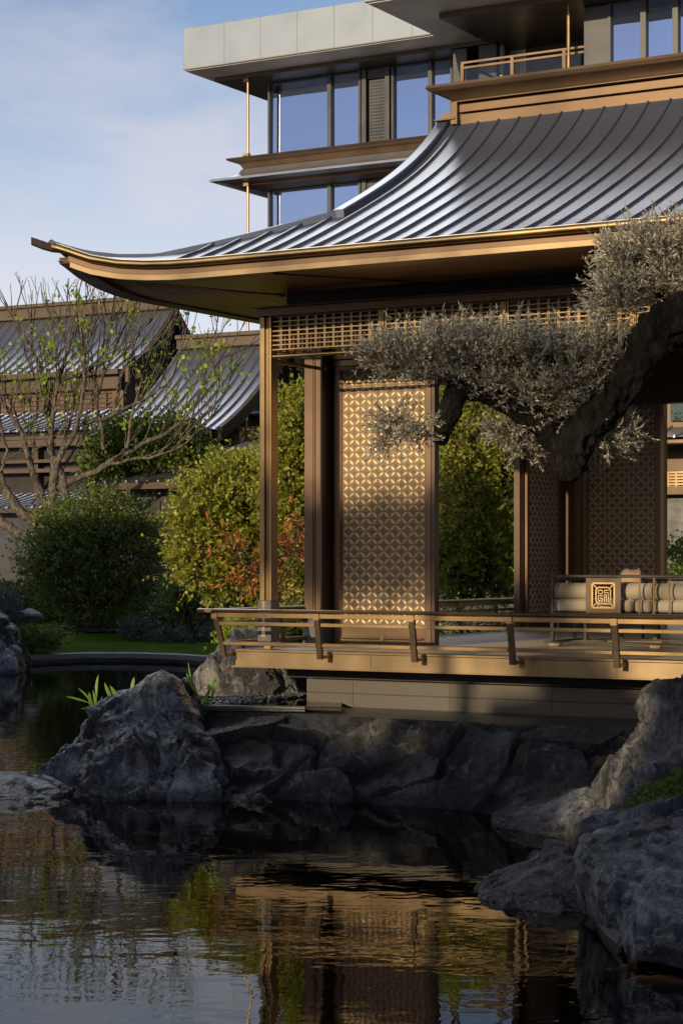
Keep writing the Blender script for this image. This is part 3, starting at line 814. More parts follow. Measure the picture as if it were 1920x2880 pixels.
def screen(origin, da, dn, width, z0, z1, zl0, zl1, cols, sides=(1,)):
    # origin: corner in plan, da: direction along the screen, dn: outward normal
    def mp(a, n_, z): return (origin[0] + da[0] * a + dn[0] * n_, origin[1] + da[1] * a + dn[1] * n_, z)
    def bx(mb, a0, a1, n0, n1, zz0, zz1):
        mb.add([mp(a0, n0, zz0), mp(a1, n0, zz0), mp(a1, n1, zz0), mp(a0, n1, zz0), mp(a0, n0, zz1), mp(a1, n0, zz1), mp(a1, n1, zz1), mp(a0, n1, zz1)],
               [(3, 2, 1, 0), (4, 5, 6, 7), (0, 1, 5, 4), (1, 2, 6, 5), (2, 3, 7, 6), (3, 0, 4, 7)])
    mb = MB(True)
    fw = 0.06
    bx(mb, 0, fw, -0.04, 0.03, z0, z1); bx(mb, width - fw, width, -0.04, 0.03, z0, z1)
    bx(mb, fw, fw + 0.012, -0.03, 0.018, z0 + 0.05, z1 - 0.05); bx(mb, width - fw - 0.012, width - fw, -0.03, 0.018, z0 + 0.05, z1 - 0.05)
    bx(mb, fw, width - fw, -0.04, 0.03, z1 - 0.05, z1); bx(mb, fw, width - fw, -0.04, 0.03, z0, z0 + 0.06)
    bx(mb, fw, width - fw, -0.02, 0.008, z0 + 0.06, zl0 - 0.02)
    fr_ = build('screen', mb, M['brown'], pav, bevel=0.003)
    mb = MB(True)
    bx(mb, fw + 0.012, width - fw - 0.012, -0.012, 0.0, zl0 - 0.02, zl1 + 0.02)
    cw = (width - 2 * fw - 0.03) / cols
    rows_ = int(round((zl1 - zl0) / cw)); ch = (zl1 - zl0) / rows_
    for sd in sides:
        for j in range(rows_ + 1):
            for i in range(cols + 1):
                ca = fw + 0.015 + i * cw; cz = zl0 + j * ch
                if (i + j) % 2 == 1:
                    # four pointed star between the petals, with a pierced look
                    r0 = cw * 0.40; r1 = cw * 0.13; pts = []
                    for q in range(8):
                        an = q * math.pi / 4
                        rr_ = r0 if q % 2 == 0 else r1
                        pts.append((ca + rr_ * math.cos(an), cz + rr_ * math.sin(an)))
                    mb.add([mp(x, sd * 0.004, z) for x, z in pts] + [mp(ca, sd * 0.009, cz)], [(q, (q + 1) % 8, 8) for q in range(8)])
    bd = build('backboard', mb, M['screen'], fr_)
    mb = MB(True)
    for sd in sides:
        for j in range(rows_):
            for i in range(cols):
                ca = fw + 0.015 + (i + 0.5) * cw; cz = zl0 + (j + 0.5) * ch
                sg = 1 if (i + j) % 2 == 0 else -1
                d1 = (sg * cw / math.hypot(cw, ch), ch / math.hypot(cw, ch)); d2 = (-d1[1], d1[0])
                ln = math.hypot(cw, ch) * 0.47; wd = cw * 0.255
                V = []
                prof = [(-1, 0), (-0.72, 0.52), (-0.3, 0.93), (0.3, 0.93), (0.72, 0.52), (1, 0)]
                for t_, w_ in prof:
                    for s_, h_ in ((-1, 0.003), (0, 0.0145), (1, 0.003)):
                        hh_ = 0.003 + (h_ - 0.003) * (w_ ** 0.5)
                        V.append(mp(ca + d1[0] * ln * t_ + d2[0] * wd * w_ * s_, sd * hh_, cz + d1[1] * ln * t_ + d2[1] * wd * w_ * s_))
                Fq = []
                for q in range(5):
                    Fq += [(q * 3, q * 3 + 1, q * 3 + 4, q * 3 + 3), (q * 3 + 1, q * 3 + 2, q * 3 + 5, q * 3 + 4)]
                mb.add(V, Fq)
    build('petal_lattice', mb, M['petal'], fr_, smooth=True, angle=80)
    return fr_
column(0.03, 0.24, 1.65, 2.0)
scr = screen((0.31, 1.83), (1, 0), (0, -1), 1.12, 1.22, 4.10, 1.42, 4.02, 14)
mb = MB(True); mb.tube([(0.40, 1.79, 1.285), (1.34, 1.79, 1.285)], 0.014, 8); mb.box(0.86, 0.90, 1.775, 1.83, 1.26, 1.31)
build('kick_bar', mb, M['gold'], scr, smooth=True)
mb = MB(True); mb.box(0.25, 1.46, 1.80, 1.92, 4.17, 4.23); mb.box(0.25, 1.46, 1.83, 1.92, 4.105, 4.165); mb.box(0.25, 1.46, 1.80, 2.0, 4.24, 4.6)
build('header', mb, M['bronze'], pav, bevel=0.003)
mb = MB(True); mb.box(0.25, 0.305, 1.86, 1.98, 1.22, 4.6); mb.box(1.435, 1.475, 1.80, 1.90, 1.22, 4.6)
build('jamb', mb, M['bronze_dark'], pav, bevel=0.003)
# back left corner: a screen facing in, a column, a screen facing the pond
screen((0.21, 6.64), (0, 1), (1, 0), 1.07, 1.22, 4.02, 1.36, 3.97, 14)
mb = MB(True); mb.box(0.12, 0.2, 6.50, 6.63, 1.215, 4.1); build('jamb', mb, M['bronze_dark'], pav, bevel=0.003)
column(0.22, 0.50, 7.70, 8.0)
screen((0.52, 7.72), (1, 0), (0, -1), 1.06, 1.22, 4.05, 1.36, 4.0, 14)
mb = MB(True); mb.box(1.59, 1.64, 7.66, 7.78, 1.22, 4.08); build('jamb', mb, M['bronze'], pav, bevel=0.003)
# right hand corners, beyond the frame
column(2 * UC - 0.03, 2 * UC - 0.24, 1.65, 2.0); column(2 * UC - 0.22, 2 * UC - 0.50, 7.70, 8.0)

# deck, edge boards, plinth
def deck_mat():
    m, t, b = mat('deck_boards')
    p = pos(t, (1, 1, 1), (0, 0, TH))
    sp = node(t, 'ShaderNodeSeparateXYZ', {0: p})
    ml = node(t, 'ShaderNodeMath', {0: sp.outputs['Y'], 1: 8.0}, operation='MULTIPLY')
    fl = node(t, 'ShaderNodeMath', {0: ml.outputs[0]}, operation='FLOOR'); fc = node(t, 'ShaderNodeMath', {0: ml.outputs[0]}, operation='FRACT')
    gr = node(t, 'ShaderNodeMapRange', {'Value': fc.outputs[0], 'From Min': 0.0, 'From Max': 0.06})
    wn_ = node(t, 'ShaderNodeTexWhiteNoise', {'Vector': node(t, 'ShaderNodeCombineXYZ', {0: fl.outputs[0]}).outputs[0]})
    g = node(t, 'ShaderNodeTexNoise', {'Vector': pos(t, (1.2, 14, 1), (0, 0, TH)), 'Scale': 4.0, 'Detail': 6.0})
    s_ = node(t, 'ShaderNodeMath', {0: wn_.outputs['Value'], 1: g.outputs['Fac']}, operation='ADD')
    h = node(t, 'ShaderNodeMath', {0: s_.outputs[0], 1: 0.5}, operation='MULTIPLY')
    c = ramp(t, h.outputs[0], [(0.25, (0.36, 0.28, 0.20)), (0.75, (0.52, 0.42, 0.31))])
    mx_ = node(t, 'ShaderNodeMix', {'Factor': gr.outputs[0], 6: (0.02, 0.015, 0.01, 1), 7: c}, data_type='RGBA')
    t.links.new(mx_.outputs[2], b.inputs['Base Color'])
    b.inputs['Roughness'].default_value = 0.36
    bump(t, b, gr.outputs[0], 0.4, 0.008)
    return m
M['deck'] = deck_mat()
mb = MB(True); mb.box(0.13, 2 * UC - 0.13, 0.26, 2 * VC - 0.26, 1.10, 1.214)
build('deck', mb, M['deck'], pav)
mb = MB(True)
mb.box(0.10, 2 * UC - 0.10, 0.235, 0.262, 1.045, 1.195); mb.box(0.055, 2 * UC - 0.055, 0.222, 0.285, 1.197, 1.217); mb.box(0.055, 2 * UC - 0.055, 0.222, 0.28, 1.040, 1.055)
mb.box(0.10, 0.128, 0.264, 2 * VC - 0.3, 1.045, 1.195); mb.box(0.055, 0.128, 0.287, 2 * VC - 0.3, 1.197, 1.217)
eb_ = build('edge_board', mb, M['bronze_pale'], pav, bevel=0.003)
mb = MB(True)
for u in (1.62, 4.1, 6.6, 9.1): build('board_joint', MB(True).box(u, u + 0.004, 0.2335, 0.24, 1.056, 1.196), M['near_black'], eb_)
PU = LX(862, 0.62)
mb = MB(True)
mb.box(PU, 2 * UC, 0.62, 2 * VC, 0.80, 0.925); mb.box(PU, 2 * UC, 0.63, 2 * VC, 0.793, 0.80); mb.box(PU, 2 * UC, 0.62, 2 * VC, 0.66, 0.793)
pl = build('plinth', mb, M['granite'], pav, bevel=0.002)
mb = MB(True)
mb.box(PU - 0.0, 2 * UC, 0.60, 0.615, 0.655, 0.668); mb.box(0.4, 2 * UC - 0.2, 0.72, 2 * VC - 0.3, 0.93, 1.04)
for k in range(9): mb.box(PU + 0.52 + k * 1.05, PU + 0.525 + k * 1.05, 0.6185, 0.63, 0.67, 0.923)
build('plinth_joint', mb, M['near_black'], pl)

# railing
def rail_part(parent, p0, p1, dirn, outn, corner_len):
    pass
mb = MB(True)
def ell(c, du, dz, ax, n=12):
    out_ = []
    for k in range(n):
        t_ = 2 * math.pi * k / n
        if ax == 0: out_.append((c[0], c[1] + du * math.cos(t_), c[2] + dz * math.sin(t_)))
        elif ax == 1: out_.append((c[0] + du * math.cos(t_), c[1], c[2] + dz * math.sin(t_)))
    return out_
mb.sweep([ell((u, 0.0, 1.602), 0.042, 0.018, 0) for u in (-0.17, 2 * UC + 0.17)])
railing = build('railing', mb, M['bronze'], pav, smooth=True, angle=50)
mb = MB(True)
mb.sweep([ell((0.0, v, 1.6005), 0.042, 0.018, 1) for v in (-0.10, 2 * VC)])
build('side_rail', mb, M['bronze'], railing, smooth=True, angle=50)
for ax in (0, 1):
    pu = [0.02, 1.169, 2.18, 3.173, 4.176, 5.18, 6.18, 7.19, 8.19, 9.2, 2 * UC - 0.02] if ax == 0 else [0.02, 1.2, 2.2, 3.2, 4.2, 5.2, 6.2, 7.2, 8.2, 9.2]
    def q(a, n_, z): return (a, n_, z) if ax == 0 else (n_, a, z)
    for i, a in enumerate(pu):
        if ax == 1 and i == 0: continue
        mb = MB(True)
        hw = 0.027
        lean = [(0.0, 1.575), (0.045, 1.30), (0.062, 1.15)]
        cdu = 0.0
        for (n0, za), (n1, zb) in zip(lean[:-1], lean[1:]):
            sh0 = sh1 = 0
            if ax == 0 and i == 0: sh0, sh1 = n0 * 1.0, n1 * 1.0
            mb.hexa([q(a + sh0 - hw, n0 - 0.02, za), q(a + sh0 + hw, n0 - 0.02, za), q(a + sh0 + hw, n0 + 0.02, za), q(a + sh0 - hw, n0 + 0.02, za)],
                    [q(a + sh1 - hw, n1 - 0.02, zb), q(a + sh1 + hw, n1 - 0.02, zb), q(a + sh1 + hw, n1 + 0.02, zb), q(a + sh1 - hw, n1 + 0.02, zb)])
        p_ = build('rail_post', mb, M['bronze_dark'], railing, bevel=0.003)
        mb = MB(True)
        mb.add(*(lambda c0, c1: ([q(x, y, z) for x, y, z in ((c0, -0.026, 1.52), (c1, -0.026, 1.52), (c1, 0.03, 1.52), (c0, 0.03, 1.52), (c0, -0.026, 1.582), (c1, -0.026, 1.582), (c1, 0.03, 1.582), (c0, 0.03, 1.582))],
               [(3, 2, 1, 0), (4, 5, 6, 7), (0, 1, 5, 4), (1, 2, 6, 5), (2, 3, 7, 6), (3, 0, 4, 7)]))(a - 0.031, a + 0.031))
        build('rail_cap', mb, M['bronze'], railing, bevel=0.002)
        mb = MB()
        mb.uvf = True
        aa = a + (0.05 if ax == 0 and i == 0 else 0)
        x0, x1 = aa - 0.022, aa + 0.022
        V = [q(x, y, z) for x, y, z in ((x0, 0.07, 1.155), (x1, 0.07, 1.155), (x1, 0.236, 1.155), (x0, 0.236, 1.155), (x0, 0.07, 1.185), (x1, 0.07, 1.185), (x1, 0.236, 1.185), (x0, 0.236, 1.185))]
        mb.add(V, [(3, 2, 1, 0), (4, 5, 6, 7), (0, 1, 5, 4), (1, 2, 6, 5), (2, 3, 7, 6), (3, 0, 4, 7)])
        build('bracket', mb, M['bronze'], railing, bevel=0.002)
    for a, b_ in zip(pu[:-1], pu[1:]):
        for (z, hz, n_, hn, g) in ((1.558, 0.022, 0.0, 0.012, 0.032), (1.475, 0.017, 0.018, 0.016, 0.036), (1.283, 0.017, 0.048, 0.016, 0.036)):
            mb = MB(True)
            V = [q(x, y, zz) for zz in (z - hz, z + hz) for x, y in ((a + g, n_ - hn), (b_ - g, n_ - hn), (b_ - g, n_ + hn), (a + g, n_ + hn))]
            mb.add(V, [(3, 2, 1, 0), (4, 5, 6, 7), (0, 1, 5, 4), (1, 2, 6, 5), (2, 3, 7, 6), (3, 0, 4, 7)])
            build('rail_bar', mb, M['bronze'], railing, bevel=0.003)
# ------------------------------------------------------------------ the tall building behind
VF = 41.0
U0 = LX(758, VF)
tb = thing('apartment_building', W((U0, VF, 0.4)), 'tall modern building with pale cantilevered canopy, bronze ledges and blue mirrored windows', 'building')
SILL0 = LZ(449, U0, VF); PITCHZ = 3.83
ZS = LZ(196, LX(515, VF - 2.4), VF - 2.4); ZT = LZ(79.6, LX(515, VF - 2.4), VF - 2.4)
UCAN = LX(515, VF - 2.4); U2 = LX(1211, VF - 2.4)
# plane of the nearer wing: its bronze trim lies in the soffit
lo, hi = 25.0, VF
for _ in range(50):
    md = (lo + hi) / 2
    if L(1234, 38, md)[1] > ZS - 0.06: hi = md
    else: lo = md
VT2 = lo; V2 = VT2 + 1.0
mb = MB(True)
mb.box(UCAN, U2 + 0.02, VF - 2.4, VF + 16, ZS, ZT)
mb.box(U2 + 0.02, U2 + 60, V2 - 3.0, VF + 16, ZS, ZT)
build('canopy', mb, M['canopy'], tb, bevel=0.02)
mb = MB(True)
for x in (630.5, 732, 834.6, 939, 1047, 1158):
    u = LX(x, VF - 2.4); mb.box(u - 0.012, u + 0.012, VF - 2.404, VF - 2.39, ZS + 0.04, ZT)
mb.box(UCAN, U2, VF - 2.412, VF - 2.38, ZS - 0.004, ZS + 0.03)
build('canopy_joint', mb, M['kerb'], tb)
mb = MB(True)
mb.box(UCAN + 0.03, U2 + 60, VF - 2.33, VF + 15.9, ZS - 0.03, ZS - 0.002); mb.box(U2 + 0.1, U2 + 60, V2 - 2.9, VF - 2.34, ZS - 0.03, ZS - 0.002)
build('canopy_soffit', mb, M['soffit_grey'], tb)
mb = MB(True)
mb.box(U0 - 1.45, U2 + 6, VF - 1.1, VF + 0.3, ZS - 0.16, ZS - 0.032); mb.box(U0 - 1.45, U0, VF + 0.3, VF + 12, ZS - 0.16, ZS - 0.032)
ut = LX(1234, VT2)
mb.box(ut, ut + 50, VT2, V2 + 4.5, ZS - 0.2, ZS - 0.032)
build('canopy_trim', mb, M['bronze_dark'], tb, bevel=0.01)
# body
mb = MB(True); mb.box(U0 + 0.1, U0 + 40, VF + 0.25, VF + 16, 0.3, ZS - 0.17)
mb.box(LX(1645, V2), LX(1645, V2) + 40, V2 + 0.22, VF + 0.24, 0.3, ZS - 0.21)
build('wall', mb, M['graphite'], tb)
def ledge(zs, u_left, vf, u_right, depth):
    prof_b = [(0.0, 0.0), (1.02, -0.02), (1.05, -0.07), (0.98, -0.11), (0.74, -0.17), (0.62, -0.35), (0.0, -0.35)]
    prof_s = [(0.0, -0.352), (0.66, -0.352), (0.74, -0.50), (1.0, -0.66), (1.42, -0.74), (1.44, -0.82), (1.0, -0.86), (0.0, -0.86)]
    prof_t = [(0.0, -0.862), (1.0, -0.862), (0.85, -0.96), (0.3, -1.02), (0.0, -1.02)]
    for nm, pr, m in (('ledge', prof_b, M['bronze_tb']), ('ledge_roof', prof_s, M['roof_far']), ('ledge_trim', prof_t, M['brown'])):
        mb = MB(True)
        rows = [[(u_right, vf - a, zs + z) for a, z in pr], [(u_left - a, vf - a, zs + z) for a, z in pr], [(u_left - a, vf + depth, zs + z) for a, z in pr]]
        mb.sweep(rows)
        build(nm, mb, m, tb)
def window(u0, u1, v, z0, z1, m, fw=0.07):
    mb = MB(True)
    mb.box(u0, u0 + fw, v - 0.12, v + 0.1, z0, z1); mb.box(u1 - fw, u1, v - 0.12, v + 0.1, z0, z1)
    mb.box(u0 + fw, u1 - fw, v - 0.06, v + 0.1, z1 - fw, z1); mb.box(u0 + fw, u1 - fw, v - 0.06, v + 0.1, z0, z0 + 0.04)
    w_ = build('window', mb, M['graphite'], tb)
    mb = MB(True); mb.box(u0 + fw, u1 - fw, v + 0.0, v + 0.03, z0 + 0.04, z1 - fw)
    pn_ = build('pane', mb, m, w_)
    rg = random.Random(int(u0 * 131 + z0 * 77)); a_, c_ = rg.uniform(-0.006, 0.006), rg.uniform(-0.006, 0.006)   # panes are never quite in one plane
    for q in pn_.data.vertices:
        q.co.y += (q.co.x * a_ + q.co.z * c_) * 0.0
    cx_, cy_, cz_ = [sum(q.co[k] for q in pn_.data.vertices) / 8 for k in range(3)]
    for q in pn_.data.vertices:
        dy_ = (q.co.x - cx_) * a_ + (q.co.z - cz_) * c_
        q.co.x += EV[0] * dy_; q.co.y += EV[1] * dy_
XS = [(758, 930), (930, 1018), (1105, 1213), (1213, 1276)]
for k in range(4):
    zs = SILL0 - k * PITCHZ
    zh = ZS - 0.17 if k == 0 else SILL0 - (k - 1) * PITCHZ - 1.03
    cols = [(LX(a, VF), LX(b_, VF)) for a, b_ in XS]
    if k >= 1: cols += [(LX(1283, VF) + j * 1.6, LX(1283, VF) + j * 1.6 + 1.55) for j in range(6)]
    for a, b_ in cols: window(a, b_, VF, zs + 0.02, zh, M['glass'] if k < 2 else M['glass_dim'])
    ledge(zs, U0, VF, U0 + 12, 9)
    # dark openwork panel between the windows
    a, b_ = LX(1022, VF), LX(1100, VF)
    mb = MB(True)
    mb.box(a, a + 0.16, VF - 0.14, VF + 0.1, zs, zh); mb.box(b_ - 0.16, b_, VF - 0.14, VF + 0.1, zs, zh); mb.box(a + 0.16, b_ - 0.16, VF - 0.06, VF + 0.1, zs, zs + 0.12); mb.box(a + 0.16, b_ - 0.16, VF - 0.06, VF + 0.1, zh - 0.3, zh)
    pn = build('window_screen', mb, M['graphite'], tb)
    mb = MB(True)
    mb.box(a + 0.2, b_ - 0.2, VF + 0.02, VF + 0.06, zs + 0.14, zh - 0.32)
    nx = 9; nz = int((zh - zs - 0.46) / 0.105)
    for j in range(nz):
        for i in range(nx):
            uu = a + 0.22 + (i + 0.5) * (b_ - a - 0.44) / nx; zz = zs + 0.16 + (j + 0.5) * 0.105
            s_ = 0.024
            mb.hexa([(uu - s_, VF + 0.02, zz), (uu, VF + 0.02, zz - s_ * 1.5), (uu + s_, VF + 0.02, zz), (uu, VF + 0.02, zz + s_ * 1.5)],
                    [(uu - s_ * .5, VF - 0.005, zz), (uu, VF - 0.005, zz - s_ * .8), (uu + s_ * .5, VF - 0.005, zz), (uu, VF - 0.005, zz + s_ * .8)])
    build('openwork', mb, M['graphite'], pn)
    # slender bronze pole at the corner
    up = LX(697, VF - 0.95)
    mb = MB(True)
    top = ZS - 0.17 if k == 0 else zs + PITCHZ - 0.88
    mb.tube([(up, VF - 0.95, zs - 0.02), (up, VF - 0.95, top)], 0.045, 8); mb.box(up - 0.18, up + 0.06, VF - 1.02, VF - 0.88, zs, zs + 0.08); mb.box(up - 0.12, up + 0.08, VF - 1.05, VF - 0.85, top - 0.12, top)
    build('pole', mb, M['bronze'], tb, smooth=True)
# nearer wing: balcony and windows
zsb = LZ(178, LX(1715, V2), V2)
ua, ub = LX(1297, V2), LX(1643, V2)
mb = MB(True); mb.box(LX(1643, V2), LX(1711, V2), V2 - 0.05, V2 + 0.2, zsb - 1.5, ZS - 0.21)
build('pier', mb, M['graphite'], tb, bevel=0.01)
mb = MB(True); mb.box(LX(1273, VF - 1) , LX(1312, VF - 1), VF - 1.0, VF + 0.2, SILL0 - 0.3, ZS - 0.17)
build('pier', mb, M['graphite'], tb, bevel=0.01)
mb = MB(True); mb.box(LX(1345, VF - 1.2), LX(1395, VF - 1.2), VF - 1.2, VF - 0.2, SILL0 - 0.3, ZS - 0.21)
build('pier', mb, M['graphite'], tb, bevel=0.01)
for a, b_ in ((1713, 1812), (1812, 1902), (1902, 1990), (1990, 2090)):
    window(LX(a, V2), LX(b_, V2), V2, zsb, ZS - 0.21, M['glass'], 0.08)
mb = MB(True)
mb.box(ub - 0.9, ub + 20, V2 - 0.62, V2 - 0.06, zsb - 0.28, zsb - 0.12); mb.box(ub - 1.4, ub + 20, V2 - 0.9, V2 - 0.06, zsb - 0.75, zsb - 0.3)
build('sill', mb, M['bronze_tb'], tb, bevel=0.02)
mb = MB(True); mb.box(ua - 0.5, ub + 20, V2 - 0.3, VF, zsb - 1.3, zsb - 0.9)
build('balcony_floor', mb, M['brown'], tb)
mb = MB(True); mb.box(LX(1397, VF - 0.1), ub + 2, VF - 0.1, VF + 0.2, zsb - 0.9, ZS - 0.21)
build('balcony_wall', mb, M['soffit_grey'], tb)
mb = MB(True); mb.box(LX(1478, VF - 0.16), LX(1640, VF - 0.16), VF - 0.16, VF - 0.12, zsb - 0.9, LZ(70, LX(1478, VF - .16), VF - .16))
build('balcony_door', mb, M['near_black'], tb)
mb = MB(True); up = LX(1411, VF - 0.9); mb.tube([(up, VF - 0.9, zsb - 0.9), (up, VF - 0.9, ZS - 0.22)], 0.09, 10); mb.tube([(up, VF - 0.9, zsb + 1.15), (up, VF - 0.9, zsb + 1.3)], 0.12, 10)
build('drain_pipe', mb, M['canopy'], tb, smooth=True)
zr1, zr0 = LZ(174, ua, V2), LZ(186, ua, V2)
mb = MB(True)
mb.box(ua, ub, V2 - 0.03, V2 + 0.03, zr1 - 0.06, zr1); mb.box(ua, ub, V2 - 0.02, V2 + 0.02, zr0 - 0.08, zr0 - 0.02)
for x in (1300, 1440, 1586): uu = LX(x, V2); mb.box(uu - 0.05, uu + 0.05, V2 - 0.03, V2 + 0.03, zr1 - 1.3, zr1 - 0.06)
mb.box(ua - 0.0, ua + 0.06, V2 + 0.03, VF - 1.3, zr1 - 0.06, zr1)
br = build('balustrade', mb, M['brown'], tb)
mb = MB(True)
for x0, x1 in ((1306, 1435), (1446, 1581), (1592, 1640)): mb.box(LX(x0, V2), LX(x1, V2), V2 - 0.006, V2 + 0.006, zr1 - 1.25, zr0 - 0.1)
build('glass_panel', mb, M['clear'], br)
mb = MB(True); up = LX(1598, V2 - 0.5); mb.tube([(up, V2 - 0.5, zsb - 0.3), (up, V2 - 0.5, ZS - 0.2)], 0.055, 8); mb.box(up - 0.35, up + 0.1, V2 - 0.58, V2 - 0.42, zsb - 0.25, zsb - 0.1)
build('pole', mb, M['bronze'], tb, smooth=True)

# ------------------------------------------------------------------ halls on the left
def curved_roof(mb, u0, u1, ve, ze, vr, zr, pitch, hw=0.04, hh=0.07, both=True):
    def zz(t_): return ze + (zr - ze) * (0.62 * t_ + 0.38 * t_ * t_)
    N = 14
    for sg in ((1, -1) if both else (1,)):
        def vv(t_): return ve + (vr - ve) * t_ if sg == 1 else 2 * vr - (ve + (vr - ve) * t_)
        mb.sweep([[(u0, vv(j / N), zz(j / N)), (u1, vv(j / N), zz(j / N))] for j in range(N + 1)], closed=False, cap=False)
        mb.sweep([[(u0, vv(j / N), zz(j / N) - 0.12), (u1, vv(j / N), zz(j / N) - 0.12)] for j in range(N + 1)], closed=False, cap=False)
    n = int((u1 - u0) / pitch)
    for k in range(n + 1):
        u = u1 - 0.05 - k * pitch
        mb.sweep([[(u - hw, ve + (vr - ve) * j / N, zz(j / N) - 0.01), (u - hw * .7, ve + (vr - ve) * j / N, zz(j / N) + hh), (u + hw * .7, ve + (vr - ve) * j / N, zz(j / N) + hh), (u + hw, ve + (vr - ve) * j / N, zz(j / N) - 0.01)] for j in range(N + 1)])
    return zz
def verge(mb, u, ve, ze, vr, zr, wd=0.12, dp=0.4):
    def zz(t_): return ze + (zr - ze) * (0.62 * t_ + 0.38 * t_ * t_)
    N = 14
    for sg in (1, -1):
        rows = []
        for j in range(N + 1):
            v = ve + (vr - ve) * j / N
            if sg == -1: v = 2 * vr - v
            z = zz(j / N)
            rows.append([(u, v, z - dp), (u + wd, v, z - dp), (u + wd, v, z + 0.06), (u, v, z + 0.06)])
        mb.sweep(rows)
# hall A, the farther and higher
VA = 40.0; u1 = LX(352, VA); ze = LZ(1036, u1, VA); vr = VA + 2.9; zr = LZ(872, LX(440, vr), vr); u0 = u1 - 26
ha = thing('garden_hall', W((u1 - 6, VA + 0.5, 0.4)), 'far brown hall at left with steep ribbed grey roof and gable end facing right', 'hall', 'halls across the garden')
mb = MB(True); curved_roof(mb, u0, u1, VA, ze, vr, zr, 0.42); build('roof', mb, M['roof_far'], ha, smooth=True, angle=30)
mb = MB(True); verge(mb, u1, VA, ze, vr, zr, 0.14, 0.45); build('verge_board', mb, M['bronze_mute'], ha)
mb = MB(True); mb.box(u0, u1 + 0.1, vr - 0.22, vr + 0.22, zr + 0.0, zr + 0.38); mb.box(u0, u1 + 0.2, vr - 0.32, vr + 0.32, zr + 0.39, zr + 0.52)
build('ridge', mb, M['bronze_mute'], ha, bevel=0.02)
mb = MB(True); mb.box(u0, u1 - 0.3, VA - 0.02, VA + 0.12, ze - 0.16, ze + 0.02); mb.box(u0, u1 - 0.5, VA + 0.3, VA + 0.5, ze - 0.62, ze - 0.2)
build('eave_fascia', mb, M['bronze_mute'], ha)
mb = MB(True)
zt = lambda v: ze + (zr - ze) * (0.62 * min(1, (v - VA) / (vr - VA)) + 0.38 * min(1, (v - VA) / (vr - VA)) ** 2)
mb.add([(u1 - 0.5, VA + 0.6, 0.4), (u1 - 0.5, 2 * vr - VA - 0.6, 0.4), (u1 - 0.5, 2 * vr - VA - 0.6, ze), (u1 - 0.5, vr, zr - 0.3), (u1 - 0.5, VA + 0.6, ze)], [(0, 1, 2, 3, 4)])
mb.box(u0, u1 - 0.52, VA + 0.6, 2 * vr - VA - 0.6, 0.4, ze - 0.1)
build('wall', mb, M['brown'], ha)
mb = MB(True)
for k in range(40):
    uu = u1 - 1.2 - k * 0.6
    if uu < u0: break
    mb.box(uu - 0.02, uu + 0.02, VA + 0.52, VA + 0.58, ze - 2.2, ze - 0.7)
for zz_ in np.arange(ze - 2.2, ze - 0.7, 0.16): mb.box(u0, u1 - 1, VA + 0.53, VA + 0.57, zz_, zz_ + 0.03)
build('lattice_window', mb, M['bronze_mute'], ha)
# hall B, nearer and lower
VB = 34.0; u1b = LX(612, VB); zeb = LZ(1206, u1b, VB); vrb = VB + 3.9; zrb = LZ(972, LX(700, vrb), vrb); u0b = LX(300, VB)
hb_ = thing('garden_hall', W((u1b - 4, VB + 0.5, 0.4)), 'nearer brown hall with low sweeping ribbed roof between the bare tree and the pavilion post', 'hall', 'halls across the garden')
mb = MB(True); curved_roof(mb, u0b, u1b, VB, zeb, vrb, zrb, 0.36); build('roof', mb, M['roof_far'], hb_, smooth=True, angle=30)
mb = MB(True); verge(mb, u1b, VB, zeb, vrb, zrb, 0.14, 0.35); build('verge_board', mb, M['bronze_mute'], hb_)
mb = MB(True); mb.box(u0b, u1b + 0.3, vrb - 0.2, vrb + 0.2, zrb, zrb + 0.3); mb.box(u0b, u1b + 0.4, vrb - 0.3, vrb + 0.3, zrb + 0.31, zrb + 0.44)
build('ridge', mb, M['bronze_mute'], hb_, bevel=0.02)
mb = MB(True); mb.box(u0b, u1b - 0.2, VB - 0.02, VB + 0.12, zeb - 0.16, zeb + 0.02); mb.box(u0b, u1b - 0.4, VB + 0.3, VB + 0.5, zeb - 0.5, zeb - 0.2)
build('eave_fascia', mb, M['bronze_mute'], hb_)
mb = MB(True); mb.box(u0b, u1b + 4.4, VB + 0.9, VB + 6.5, 0.4, zeb + 0.1)
for k in range(14): mb.box(u1b - 4 + k * 0.62, u1b - 4 + k * 0.62 + 0.05, VB + 0.86, VB + 0.9, 0.4, zeb)
build('wall', mb, M['bronze_dark'], hb_)
# skirt roof along the front of hall A
VK = 34.5; u1k = LX(310, VK); zk = LZ(1212, LX(100, VK), VK)
sk = thing('garden_hall', W((u1k - 8, VK + 0.5, 0.4)), 'dark lower gallery with skirt roof and bronze beams behind the bare tree', 'hall', 'halls across the garden')
mb = MB(True); curved_roof(mb, u1k - 18, u1k, VK, zk, VK + 2.4, zk + 0.75, 0.36, both=False); build('roof', mb, M['roof_far'], sk, smooth=True, angle=30)
mb = MB(True)
for py, hgt in ((1222, 0.14), (1236, 0.22), (1292, 0.1), (1318, 0.12)):
    z = LZ(py, LX(100, VK), VK); mb.box(u1k - 18, u1k, VK + 0.1, VK + 0.3, z - hgt, z)
build('beam', mb, M['bronze_mute'], sk)
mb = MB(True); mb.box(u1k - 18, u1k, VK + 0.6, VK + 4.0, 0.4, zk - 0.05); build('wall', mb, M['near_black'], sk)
mb = MB(True)
for k in range(8): mb.box(u1k - 1 - k * 2.2, u1k - 0.85 - k * 2.2, VK + 0.3, VK + 0.5, 0.4, zk - 0.3)
build('post', mb, M['bronze_dark'], sk)
